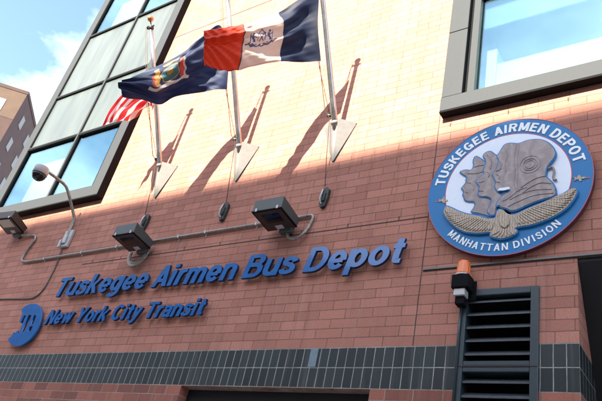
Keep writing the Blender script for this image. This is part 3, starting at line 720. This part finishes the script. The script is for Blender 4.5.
# ---------------------------------------------------------------- flagpoles (one built, two copied)
PX = [-4.395, -6.14, -7.90]
def make_pole():
    root = thing('flagpole', (PX[0], 0, 6.8), 'slanted silver flagpole on a white wall bracket, rightmost, flying the blue white and orange flag', 'flagpole', 'flagpoles leaning out from the brick wall')
    base = Vector((0, -.10, .47)); dirv = Vector((0, -.587, 1)).normalized()
    L = (9.50 - 7.27) / dirv.z
    MB().ring([base + dirv * t for t in (0, .4, .9, 1.4, 1.9, L)], .04, 20, radii=[.044, .044, .042, .040, .038, .036]).build('pole', M['pole'], root)
    top = base + dirv * L
    b = MB(); b.lathe(top - dirv * .02, dirv, [(0, .043), (.01, .048), (.06, .048), (.07, .03), (.075, .012), (.14, .010)], 18)
    b.tube([top + dirv * .03 + Vector((-.075, 0, 0)), top + dirv * .03 + Vector((.075, 0, 0))], .014, 8)
    b.lathe(top + dirv * .03 + Vector((-.085, 0, -.0)), (1, 0, 0), [(0, .032), (.02, .032)], 12)
    b.build('truck', M['cleat'], root)
    b = MB(); r = .055; c = top + dirv * .175
    b.lathe(c - dirv * r, dirv, [(r * (1 - math.cos(a)), max(.001, r * math.sin(a))) for a in [math.pi * i / 12 for i in range(13)]], 20)
    b.build('ball_finial', M['gold'], root)
    b = MB()
    C = Vector((0, -.185, .63)); Bt = Vector((0, -.004, 0)); AR = Vector((.26, -.004, .63)); AL = Vector((-.26, -.004, .63))
    Cl, Cr = C + Vector((-.03, 0, 0)), C + Vector((.05, 0, .0)); Bl, Br = Bt + Vector((-.012, -.02, 0)), Bt + Vector((.012, -.02, 0))
    for tri in ((Cr, AR, Br), (Cl, Bl, AL)):
        n_ = (tri[1] - tri[0]).cross(tri[2] - tri[0]).normalized() * .008
        a = [b.b.verts.new(p) for p in tri]; c2 = [b.b.verts.new(p - n_) for p in tri]
        b.b.faces.new(a); b.b.faces.new(c2[::-1])
        for i in range(3): b.b.faces.new([a[i], c2[i], c2[(i + 1) % 3], a[(i + 1) % 3]])
    b.poly([Cl, Cr, Br, Bl]); b.poly([Cl, AL, AR, Cr])
    b.build('wall_bracket', M['bracket'], root)
    b = MB(); b.prism([(-.262, .65), (.262, .65), (.262, .62), (.014, -.03), (-.014, -.03), (-.262, .62)], -.0035, -.001); b.build('wall_plate', M['bracket'], root)
    for bx_, bz_ in ((.245, .62), (-.245, .62), (0, .02)):
        b = MB(); b.lathe((bx_, -.003, bz_), (0, -1, 0), [(0, .016), (.012, .016), (.014, .008)], 6); b.build('bolt', M['cleat'], root)
    b = MB(); b.lathe(base + dirv * .10, dirv, [(0, .05), (.002, .056), (.05, .056), (.052, .05)], 18)
    b.build('collar', M['bracket'], root)
    # snap/knob on the halyard side
    b = MB(); b.lathe(Vector((-.05, -.2, .70)), (-1, -.2, 0), [(0, .018), (.03, .022), (.05, .03), (.07, .028), (.08, .008)], 10); b.build('halyard_knob', M['cleat'], root)
    # halyard from the truck down the pole then to the wall cleat
    s = Vector((-.085, -.03, 0)); pts = [top + s + dirv * .02, base + dirv * 1.2 + s * 1.6, base + dirv * .3 + s * 1.4, Vector((-.085, -.20, .66)), Vector((-.06, -.09, 0)), Vector((-.01, -.05, -.44))]
    MB().tube(pts, .006, 6).build('halyard', M['rope'], root)
    s = Vector((-.125, -.06, 0)); pts = [top + s * .8, base + dirv * 1.2 + s * 1.3, Vector((-.09, -.21, .72))]
    MB().tube(pts, .004, 5).build('halyard', M['rope'], root)
    return root
p0 = make_pole()
def dup(root, loc, label):
    r = root.copy(); COL.objects.link(r); r.location = loc; r['label'] = label
    for ch in list(root.children):
        c = ch.copy(); COL.objects.link(c); c.parent = r
    return r
dup(p0, (PX[1], 0, 6.8), 'slanted silver flagpole on a white wall bracket, middle one, flying the dark blue state flag')
dup(p0, (PX[2], 0, 6.8), 'slanted silver flagpole with gold ball, leftmost, flying the red and white striped flag')

def make_cleat():
    root = thing('rope_cleat', (PX[0] + .01, 0, 6.18), 'dark weathered rope cleat box on the wall under the rightmost flagpole', 'cleat', 'rope cleats on the wall below the flagpoles')
    b = MB(); b.prism([(-.055, -.11), (-.02, -.17), (.035, -.15), (.06, -.02), (.06, .12), (.02, .16), (-.05, .13), (-.07, .0)], -.055, -.002); b.bevel(.01, 2); b.build('housing', M['cleat'], root)
    b = MB(); b.prism([(-.03, -.07), (.02, -.08), (.03, .06), (-.02, .08)], -.075, -.054); b.bevel(.008, 1); b.build('cover', M['cleat'], root)
    b = MB(); b.tube(smooth_path([(-.03, -.06, .12), (-.01, -.10, .04), (-.02, -.10, -.06), (-.01, -.06, -.12)]), .010, 8); b.build('horn', M['galv'], root)
    b = MB(); b.ring([Vector((math.cos(t) * .03 - .01, -.082, math.sin(t) * .055 - .03)) for t in [2 * math.pi * i / 16 for i in range(16)]], .006, 6, closed=True); b.build('rope_coil', M['rope'], root)
    return root
c0 = make_cleat()
dup(c0, (PX[1] - .02, 0, 6.24), 'dark weathered rope cleat box on the wall under the middle flagpole')
dup(c0, (PX[2] + .02, 0, 6.30), 'dark weathered rope cleat box behind the middle floodlight under the leftmost flagpole')

# ---------------------------------------------------------------- flags
def catmull(P, t):
    n = len(P) - 1; x = min(max(t, 0), .99999) * n; i = int(x); f = x - i
    p0_ = P[i - 1] if i > 0 else 2 * P[0] - P[1]; p1 = P[i]; p2 = P[i + 1]; p3 = P[i + 2] if i + 2 <= n else 2 * P[n] - P[n - 1]
    return .5 * ((2 * p1) + (p2 - p0_) * f + (2 * p0_ - 5 * p1 + 4 * p2 - p3) * f * f + (3 * p1 - p0_ - 3 * p2 + p3) * f ** 3)
def flag(grid, design, fold, name, label, group, nu=260, nv=160):
    """grid: columns from hoist to fly, each column a list of points from top to bottom"""
    pts = []
    for i in range(nu + 1):
        u = i / nu; colp = [catmull([c[k] for c in grid], u) for k in range(len(grid[0]))]
        pts.append([catmull(colp, j_ / nv) for j_ in range(nv + 1)])
    b = bmesh.new(); V = []
    for i in range(nu + 1):
        row = []
        for j_ in range(nv + 1):
            du = pts[min(i + 1, nu)][j_] - pts[max(i - 1, 0)][j_]; dv = pts[i][min(j_ + 1, nv)] - pts[i][max(j_ - 1, 0)]
            n_ = du.cross(dv)
            if n_.length: n_.normalize()
            row.append(b.verts.new(pts[i][j_] + n_ * fold(i / nu, j_ / nv)))
        V.append(row)
    cl_ = b.loops.layers.color.new('design')
    for i in range(nu):
        for j_ in range(nv):
            f_ = b.faces.new([V[i][j_], V[i + 1][j_], V[i + 1][j_ + 1], V[i][j_ + 1]]); f_.smooth = True
            c = design((i + .5) / nu, (j_ + .5) / nv)
            for lp in f_.loops: lp[cl_] = (*[x ** (1 / 2.2) for x in c], 1)
    me = bpy.data.meshes.new(name); b.to_mesh(me); b.free(); me.materials.append(M['flag'])
    o = bpy.data.objects.new(name, me); COL.objects.link(o); org = Vector(pts[0][nv]); me.transform(Matrix.Translation(-org)); o.location = org
    return tag(o, label, 'flag', group)
def gs(x, c, w): return math.exp(-((x - c) / w) ** 2)
NAVY = (.008, .018, .068)
WHT = (.56, .44, .37)
def seal_ring(du, dv):
    r = math.hypot(du, dv); a = math.atan2(dv, du)
    if .16 < r < .20 and dv > -.05 and math.sin(a * 14) > -.2: return True
    return False
def nyc(u, v):
    if abs(u - .333) < .004 or abs(u - .667) < .005: return (.10, .03, .03) if u > .5 else NAVY
    if u > .667: return (.50, .030, .006) if v < .985 else (.30, .02, .01)
    if u < .333: return (.004, .010, .038)
    # blue line seal in the middle: figures, shield, eagle and wreath
    x = (u - .52) * 2.35; y = (v - .47); blue = (.05, .07, .16)
    wob = .008 * math.sin(x * 60) + .006 * math.sin(y * 75)
    if abs(y - .15 + .9 * x * x + wob) < .016 and abs(x) < .30: return blue                 # wreath under the arms
    if abs(y - .12 + .9 * x * x) < .010 and abs(x) < .27 and math.sin(x * 90) > 0: return blue
    if abs(x) < .075 and -.09 < y < .09 - abs(x) * .5:
        if abs(abs(x) - .068) < .010 or abs(y + .085) < .010: return blue
        if abs(x - y * .55) < .011 or abs(x + y * .55) < .011: return blue
        return WHT
    for sgn in (-1, 1):
        xx = x - sgn * .15
        if xx * xx + (y + .115) ** 2 < .0006: return blue
        if abs(xx + .02 * math.sin(y * 30)) < .020 + .02 * max(0, y) and -.09 < y < .07: return blue
        if abs(y + .045 + xx * sgn * .5) < .010 and abs(xx) < .07: return blue
        if abs(xx - sgn * .055) < .006 and -.14 < y < .08: return blue
    if abs(y + .145 - abs(x) * .55 + .02 * math.cos(x * 50)) < .014 and abs(x) < .085: return blue
    return WHT
def nys(u, v):
    u += .006 * math.sin(v * 47); v += .008 * math.sin(u * 61)
    x = (u - .56) * 1.8; y = v - .40
    if abs(y - .20 - .10 * x * x + .02 * math.sin(x * 20)) < .032 and abs(x) < .34: return (.42, .41, .39)
    r = math.hypot(x, y * 1.05)
    if r < .155:
        if r > .135: return (.25, .17, .05)
        if y > .02: return (.02, .10, .08) if (y < .08) else (.02, .06, .07)
        if math.hypot(x, y + .02) < .05: return (.25, .16, .04)
        return (.03, .10, .14)
    for s, ca, cb in ((-1, (.35, .04, .03), (.36, .33, .30)), (1, (.40, .22, .05), (.35, .03, .02))):
        if abs(x - s * .20) < .035 and -.14 < y < .17: return ca
        if abs(x - s * .245) < .022 and -.10 < y < .17: return cb
        if (x - s * .2) ** 2 + (y + .175) ** 2 < .0013: return (.45, .26, .16)
    if abs(y + .20 + .3 * abs(x)) < .03 and abs(x) < .12: return (.45, .33, .12)
    return NAVY
def hem(f):
    def q(u, v):
        c = f(u, v)
        return tuple(x * .72 for x in c) if (abs(u - .985) < .003 or abs(v - .982) < .004 or abs(v - .018) < .004 or abs(u - .03) < .003) else c
    return q
def usa(u, v):
    if u < .40 and v < 7 / 13:
        gx = (u / .40) * 11 % 1; gy = (v / (7 / 13)) * 9 % 1
        k_ = int(u / .4 * 11) + int(v / (7 / 13) * 9)
        if k_ % 2 == 0 and (gx - .5) ** 2 + (gy - .5) ** 2 < .09: return (.7, .7, .7)
        return (.015, .03, .10)
    return (.52, .02, .03) if int(v * 13) % 2 == 0 else (.75, .72, .70)

# city flag, right
g3 = [[Vector((-4.46, -1.13, 9.08)), atx(318, 27, -4.47), atx(321, 61, -4.48)],
      [atx(300, -1, -4.66), atx(302, 31, -4.70), atx(302, 62, -4.70)],
      [atx(280, 11.5, -4.86), atx(281, 38, -4.90), atx(280, 63.5, -4.90)],
      [atx(261, 18, -5.04), atx(261, 42, -5.06), atx(260, 65.5, -5.06)],
      [atx(242, 25, -5.20), atx(241, 46, -5.22), atx(239, 68.5, -5.20)],
      [atx(222, 28.5, -5.36), atx(221, 50, -5.38), atx(220, 69.5, -5.36)],
      [atx(203, 31, -5.50), atx(203, 50, -5.54), atx(204, 66, -5.50)]]
def fold3(u, v):
    a = math.sin(math.pi / 2 * min(1, u * 3.2))
    w = .13 * (math.sin(math.pi * min(v / .56, 1)) if v < .28 else math.cos(math.pi / 2 * (v - .28) / .72)) * (.4 + .6 * math.sin(math.pi * min(1, u * 1.2) * .8))
    w += .026 * math.sin(11 * v + 8.5 * u + .4)
    w += .028 * math.sin(17 * v - 10 * u + 1) * gs(u, .22, .25)
    w += .030 * math.sin(15 * (v + u * .55) + 2.2) * gs(u, .55, .25)
    w += .075 * gs(v, .27 - .05 * (u - .7), .055) * min(1, max(0, (u - .45) * 3)) - .05 * gs(v, .36, .05) * min(1, max(0, (u - .5) * 3))
    w += .007 * math.sin(30 * (v + .9 * u)) * gs(u, .25, .35) + .002 * math.sin(70 * v - 22 * u)
    w += .015 * math.sin(30 * v + 5 * u * u * 9) * gs(u, .8, .3)
    return a * w
flag(g3, hem(nyc), fold3, 'flag', 'blue, white and orange striped flag with a line seal, on the rightmost pole', 'flags')
# state flag, middle
g2 = [[Vector((-6.205, -1.05, 8.93)), atx(229, 58, -6.22), atx(227, 89.5, -6.23)],
      [atx(219, 28, -6.36), atx(214, 62, -6.36), atx(211, 91, -6.42)],
      [atx(199, 43, -6.55), atx(194, 68, -6.52), atx(193, 93.5, -6.62)],
      [atx(179, 54, -6.76), atx(177, 76, -6.72), atx(175, 97, -6.82)],
      [atx(158, 63.5, -6.95), atx(158, 84, -6.90), atx(161, 105, -6.98)],
      [atx(138, 71, -7.12), atx(137, 85, -7.10), atx(141, 99.5, -7.12)],
      [atx(122, 78, -7.28), atx(118, 86, -7.28), atx(122, 98, -7.24)]]
def fold2(u, v):
    a = math.sin(math.pi * min(1, u * 4) * .5)
    w = .08 * math.sin(5.2 * (v - .9 * u) + 2.4)
    w += .030 * math.sin(15 * (v + .5 * u)) * (.5 + .5 * u)
    w += .003 * math.sin(60 * (v + .7 * u)) + .007 * math.sin(34 * (v + 1.1 * u))
    w += .018 * math.sin(28 * v - 16 * u) * gs(u, .35, .3)
    w += .03 * math.sin(20 * v + 12 * u) * gs(u, 1, .3)
    return a * w
flag(g2, hem(nys), fold2, 'flag', 'dark navy flag with a coat of arms and white ribbon, on the middle pole', 'flags')
# national flag, left
g1 = [[Vector((-7.965, -1.05, 8.90)), atx(151, 80, -7.98), atx(152, 108, -7.98), atx(152.5, 109, -7.96)],
      [atx(137, 78, -8.12), atx(146, 92, -8.08), atx(154, 106, -8.04), atx(148, 101, -7.95)],
      [atx(124, 92, -8.28), atx(137, 97, -8.18), atx(150, 103, -8.12), atx(138, 99, -7.98)],
      [atx(114, 104, -8.40), atx(128, 106, -8.28), atx(144, 108, -8.20), atx(128, 108, -8.02)],
      [atx(107, 115, -8.46), atx(120, 115, -8.36), atx(137, 115, -8.28), atx(120, 114, -8.08)],
      [atx(103, 126, -8.50), atx(116, 121, -8.42), atx(131, 121.5, -8.34), atx(114, 120, -8.12)]]
def fold1(u, v):
    return (.03 * math.sin(14 * v + 4 * u) + .02 * math.sin(25 * v - 14 * u)) * min(1, u * 4)
flag(g1, hem(usa), fold1, 'flag', 'red and white striped flag hanging lowest, on the leftmost pole', 'flags', 200, 130)

# ---------------------------------------------------------------- floodlights
def make_flood(name_label):
    # origin: wall point behind the lamp, box hangs out to y=-.5
    root = thing('floodlight', (-4.905, 0, 5.70), name_label, 'floodlight', 'box floodlights along the conduit')
    w = .236
    def bx(x0, x1, A, mb):   # A = side profile (y,z) 4 points
        a = [mb.b.verts.new((x0, y, z)) for y, z in A]; c = [mb.b.verts.new((x1, y, z)) for y, z in A]; n = len(A)
        mb.b.faces.new(a); mb.b.faces.new(c[::-1])
        for i in range(n): mb.b.faces.new([a[i], c[i], c[(i + 1) % n], a[(i + 1) % n]])
    b = MB(); bx(-w, w, [(-.50, .064), (-.50, .247), (-.082, .150), (-.105, .014)], b); b.bevel(.006, 2)
    b.build('housing', M['lightbox'], root)
    b = MB(); bx(-w + .018, w - .018, [(-.485, .064), (-.485, .055), (-.115, .006), (-.115, .016)], b); b.build('door_frame', M['lightbox_dark'], root)
    b = MB(); bx(-w + .10, w - .10, [(-.43, .0535), (-.43, .046), (-.26, .022), (-.26, .03)], b); b.build('lens', M['dome'], root)
    b = MB(); bx(-.06, .06, [(-.20, .022), (-.20, .015), (-.12, .004), (-.12, .012)], b); b.build('sticker', M['label'], root)
    b = MB(); bx(-.03, .17, [(-.13, .03), (-.13, -.05), (-.05, -.06), (-.05, .05)], b); b.bevel(.008, 1); b.build('knuckle', M['lightbox'], root)
    for x_ in (-.17, .17):
        b = MB(); b.box(x_ - .016, x_ + .016, -.512, -.50, .06, .11); b.bevel(.003, 1); b.build('latch', M['galv'], root)
    b = MB(); bx(-w - .004, w + .004, [(-.505, .060), (-.505, .074), (-.10, .026), (-.10, .012)], b); b.build('gasket', M['framedark'], root)
    b = MB(); b.lathe((.07, -.06, -.01), (0, 1, 0), [(0, .035), (.02, .045), (.055, .045), (.058, .03)], 14); b.build('wall_mount', M['lightbox_dark'], root)
    return root
f0 = make_flood('dark box floodlight between the cleats above the word Bus')
f1 = dup(f0, (-7.655, 0, 5.70), 'dark box floodlight with a looped cable, above the word Airmen')
f3 = dup(f0, (-11.62, 0, 6.52), 'brown box floodlight at the left edge under the tall window bay')
f3.rotation_euler = (math.radians(-8), 0, math.radians(6))
for c in f3.children:
    if c.name.startswith('housing'):
        c.data = c.data.copy(); c.data.materials[0] = M['lightbox_dark']
    if c.name.startswith('lens'):
        c.data = c.data.copy(); c.data.materials[0] = M['lens']; c.scale = (1.25, 1.1, 1); c['label'] = 'pale prismatic lens'

# ---------------------------------------------------------------- conduit and cables
cy = -.03
cpts = [at(u, v, cy) for u, v in ((33, 238), (27, 247), (24, 254), (26, 260), (31, 262.5))]
path = smooth_path([(-11.42, cy - .04, 6.50), (-11.2, cy, 6.49), (-11.0, cy, 6.46), (-10.93, cy, 6.36), (-11.0, cy, 6.2), (-11.05, cy, 6.03), (-11.02, cy, 5.92), (-10.85, cy, 5.875)], 4) + [Vector((-10, cy, 5.880)), Vector((-7.0, cy, 5.905)), Vector((-5.2, cy, 5.915)), Vector((-4.60, cy, 5.922))]
k = MB().tube(path, .021, 12)
k.tube(smooth_path([(-4.60, cy, 5.922), (-4.53, cy, 5.92), (-4.50, cy, 5.88), (-4.53, cy, 5.75), (-4.58, cy - .03, 5.62), (-4.68, -.07, 5.55), (-4.78, -.08, 5.58), (-4.82, -.08, 5.66)], 4), .019, 10)
con = k.build('conduit', M['conduit']); tag(con, 'long grey metal conduit running along the brick wall between the floodlights', 'conduit')
st = MB()
for x in (-10.3, -9.25, -8.35, -6.95, -6.4, -5.45):
    z = 5.880 + (x + 10) * .0083
    st.box(x - .012, x + .012, cy - .026, -.001, z - .026, z + .026); st.box(x - .012, x + .012, -.008, -.001, z - .06, z - .026)
st.build('strap', M['galv'], con)
k = MB()
for dx, rr in ((0, 1), (.02, .86), (.05, .72)):
    k.tube(smooth_path([(-7.92 + dx, -.06, 5.72), (-7.90 + dx, -.07, 5.60), (-7.80, -.08, 5.48 + dx), (-7.65, -.09, 5.44 + dx), (-7.52 - dx, -.08, 5.52 + dx), (-7.47 - dx, -.07, 5.66), (-7.52, -.06, 5.72)], 5), .013, 8)
tag(k.build('cable_loop', M['conduit']), 'coiled grey flexible cable hanging under the middle floodlight', 'cable')
k = MB().tube(smooth_path([(-9.90, -.03, 6.02), (-9.87, -.015, 5.72), (-9.88, -.015, 5.45), (-9.92, -.015, 5.25), (-10.03, -.015, 5.13), (-10.25, -.015, 5.09), (-11.2, -.015, 5.14), (-13.0, -.015, 5.16)], 5), .012, 8)
tag(k.build('cable', M['cable']), 'thin grey cable curving down the brick from the camera arm to the left', 'cable')

# ---------------------------------------------------------------- camera on gooseneck arm
cm = thing('security_camera', (-9.89, 0, 6.25), 'white dome security camera on a bent grey arm in front of the tall window', 'camera')
O = Vector((-9.89, 0, 6.25))
def rel(*p): return [Vector(q) - O for q in p]
arm = smooth_path(rel((-9.88, -.05, 6.30), (-9.88, -.05, 6.50), (-9.88, -.07, 6.64), (-9.89, -.14, 6.75), (-9.89, -.42, 7.04), (-9.89, -.52, 7.10), (-9.89, -.66, 7.115), (-9.89, -1.06, 7.115)), 5)
MB().tube(arm, .028, 12).build('arm', M['conduit'], cm)
b = MB(); b.box(-.10, .12, -.055, -.001, -.18, .17); b.bevel(.008, 1); b.build('junction_box', M['galv'], cm)
b = MB(); b.box(-.03, .05, -.085, -.056, -.12, .06); b.box(-.09, -.04, -.10, -.056, -.20, -.05); b.bevel(.006, 1); b.build('clamp', M['galv'], cm)
b = MB(); b.lathe((0, -1.04, .90), (0, 0, -1), [(0, .03), (.02, .05), (.03, .12), (.05, .132), (.17, .132), (.18, .125)], 24); b.build('housing', M['camwhite'], cm)
b = MB(); b.lathe((0, -1.04, .715), (0, 0, -1), [(0, .122), (.03, .12), (.07, .10), (.10, .066), (.118, .028), (.12, .002)], 24); b.build('dome', M['dome'], cm)

# ---------------------------------------------------------------- beacon
bc = thing('warning_beacon', (-2.352, 0, 4.585), 'orange warning beacon on a black box at the top left corner of the louvre', 'beacon')
b = MB()
b.lathe((.01, -.12, .24), (0, 0, 1), [(0, .098), (.02, .098), (.10, .088), (.17, .080), (.195, .070), (.20, .03)], 8); b.build('lens', M['orange'], bc)
b = MB(); b.box(-.10, .12, -.215, -.03, .045, .225); b.bevel(.014, 2); b.build('housing', M['framedark'], bc)
b = MB(); b.lathe((.01, -.12, .222), (0, 0, 1), [(0, .105), (.018, .105)], 16); b.build('collar', M['galv'], bc)
b = MB(); b.box(-.07, .07, -.19, -.06, -.05, .043); b.bevel(.006, 1); b.build('fitting', M['galv'], bc)
b = MB(); b.box(-.055, .055, -.16, -.04, -.15, -.052); b.box(-.03, .16, -.04, -.032, -.06, .2); b.bevel(.006, 1); b.build('bracket', M['framedark'], bc)
b = MB(); b.tube([(-.01, -.06, -.15), (-.02, -.05, -.5), (-.02, -.05, -1.6)], .016, 10); b.build('feed_pipe', M['louvre'], bc)

bc.scale = (.84, .84, .84)

# ---------------------------------------------------------------- far brick tower
FB1, FB2 = (.30, .13, .09), (.21, .09, .065)
fd = Vector((-.697, -.717, 0)).normalized(); sdv = Vector((-.717, .697, 0)).normalized()
T = 60; cor = Vector((-.87104 * T, .33866 * T - DIST, .57872 * T + EYE))
tower = thing('brick_tower', (cor.x, cor.y, -.3), 'distant brown brick apartment tower against the sky at the left edge', 'building')
def wallm(name, a, b_):
    m_, t, p = newmat(name); g_ = N(t, 'ShaderNodeNewGeometry'); nz_ = N(t, 'ShaderNodeTexNoise', Scale=1.2, Detail=8); t.links.new(g_.outputs['Position'], nz_.inputs[0])
    wv_ = N(t, 'ShaderNodeTexWave', Scale=2.6, Distortion=.4, Detail=1); wv_.bands_direction = 'Z'; t.links.new(g_.outputs['Position'], wv_.inputs[0])
    r_ = ramp(t, .3, a, .7, b_); t.links.new(nz_.outputs[0], r_.inputs[0])
    c_ = mixc(t, .25, r_.outputs[0], wv_.outputs[0], 'MULTIPLY'); t.links.new(c_, p.inputs['Base Color']); p.inputs['Roughness'].default_value = .85
    return m_
M['fbrick'] = wallm('far_brown_brick', (.042, .017, .013), (.058, .024, .019))
M['fsunlit'] = wallm('far_sunlit_brick', (.066, .037, .022), (.085, .047, .028))
def q3(p, z): return Vector((p.x, p.y, z))
def far_block(L1, L2, z0, z1, name, mat, out=0):
    a = cor - fd * out - sdv * out; p = [a, a + fd * (L1 + out), a + fd * (L1 + out) + sdv * (L2 + out), a + sdv * (L2 + out)]
    MB().hexa([q3(v, z0) for v in p] + [q3(v, z1) for v in p]).build(name, mat, tower, off=tower.location)
far_block(22, 16, -.3, cor.z - .35, 'wall', M['fbrick'])
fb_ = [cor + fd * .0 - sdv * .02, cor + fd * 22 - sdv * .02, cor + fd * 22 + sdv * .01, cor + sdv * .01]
MB().hexa([q3(v, cor.z - 3.4) for v in fb_] + [q3(v, cor.z - .351) for v in fb_]).build('sunlit_band', M['fsunlit'], tower, off=tower.location)  # sunlight on the upper front, painted as a lighter brick tone
far_block(22, 16, cor.z - .348, cor.z, 'parapet', M['fbrick'], .06)
def fwin(base, along, nrm, s, z, w, h):
    a = base + along * s; pts = [a + nrm * .06, a + along * w + nrm * .06, a + along * w - nrm * .1, a - nrm * .1]
    f_ = MB().hexa([q3(v, z) for v in pts] + [q3(v, z + h) for v in pts]).build('window', M['farframe'], tower, off=tower.location)
    a2 = a + along * .15; pts = [a2 + nrm * .09, a2 + along * (w - .3) + nrm * .09, a2 + along * (w - .3) + nrm * .0, a2 + nrm * .0]
    MB().hexa([q3(v, z + .15) for v in pts] + [q3(v, z + h / 2 - .04) for v in pts]).hexa([q3(v, z + h / 2 + .04) for v in pts] + [q3(v, z + h - .15) for v in pts]).build('pane', M['glassfar'], f_, off=None)
M['farframe'] = plain('far_window_frame', (.16, .155, .15), .6)
M['glassfar'] = plain('far_window_glass', (.10, .16, .22), .08, 0, spec=1)
for fl in range(12):
    for s in (1.4, 4.6, 8.4, 12.0, 15.8): fwin(cor, fd, -sdv, s, cor.z - 2.9 - fl * 2.6, 1.1, 1.35)
    for s in (1.5, 4.6, 8.0, 11.6): fwin(cor, sdv, -fd, s, cor.z - 2.9 - fl * 2.6, .85, 1.2)

# ---------------------------------------------------------------- building across the street: it shades the lower wall
tanE = math.tan(SUN_EL) / math.cos(SUN_AZ)
YO = -27.0; HA = 6.86 + 27.0 * tanE
opp = thing('terrace_building', (0, YO, 0), 'brick building across the street behind the viewer that shades the lower wall', 'building')
M['obrick'] = brick('across_brick', (.22, .13, .09), (.16, .10, .07), (.2, .18, .16), .22, .075, .005, z0=0)
def ob(x0, x1, h, nm='wall'): return MB().box(x0, x1, YO - 12, YO, -.28, h).build(nm, M['obrick'], opp, off=opp.location)
ob(-13.4, 60, HA - .3); MB().box(-13.5, 60.1, YO - 12.1, YO + .0, HA - .298, HA).build('cornice', M['stone'], opp, off=opp.location)
ob(-20.2, -13.402, 15, 'wall')
g_ = MB(); g_.prism([(-90, 0), (-20.202, 0), (-20.202, 20.9), (-25.8, 22.9), (-30, 26), (-90, 26)], YO + .001, YO - 12); g_.build('wall', M['obrick'], opp, off=opp.location)
wm = MB(); wf = MB()
for fl in range(6):
    for i in range(24):
        x = -12 + i * 3
        wf.box(x, x + 1.4, YO + .003, YO + .06, 1.5 + fl * 3.4, 3.5 + fl * 3.4); wm.box(x + .08, x + 1.32, YO + .061, YO + .066, 1.58 + fl * 3.4, 3.42 + fl * 3.4)
wfo = wf.build('window_frames', M['stone'], opp, off=opp.location); wfo['kind'] = 'stuff'
wmo = wm.build('window_glass', M['glassfar'], opp, off=opp.location); wmo['kind'] = 'stuff'
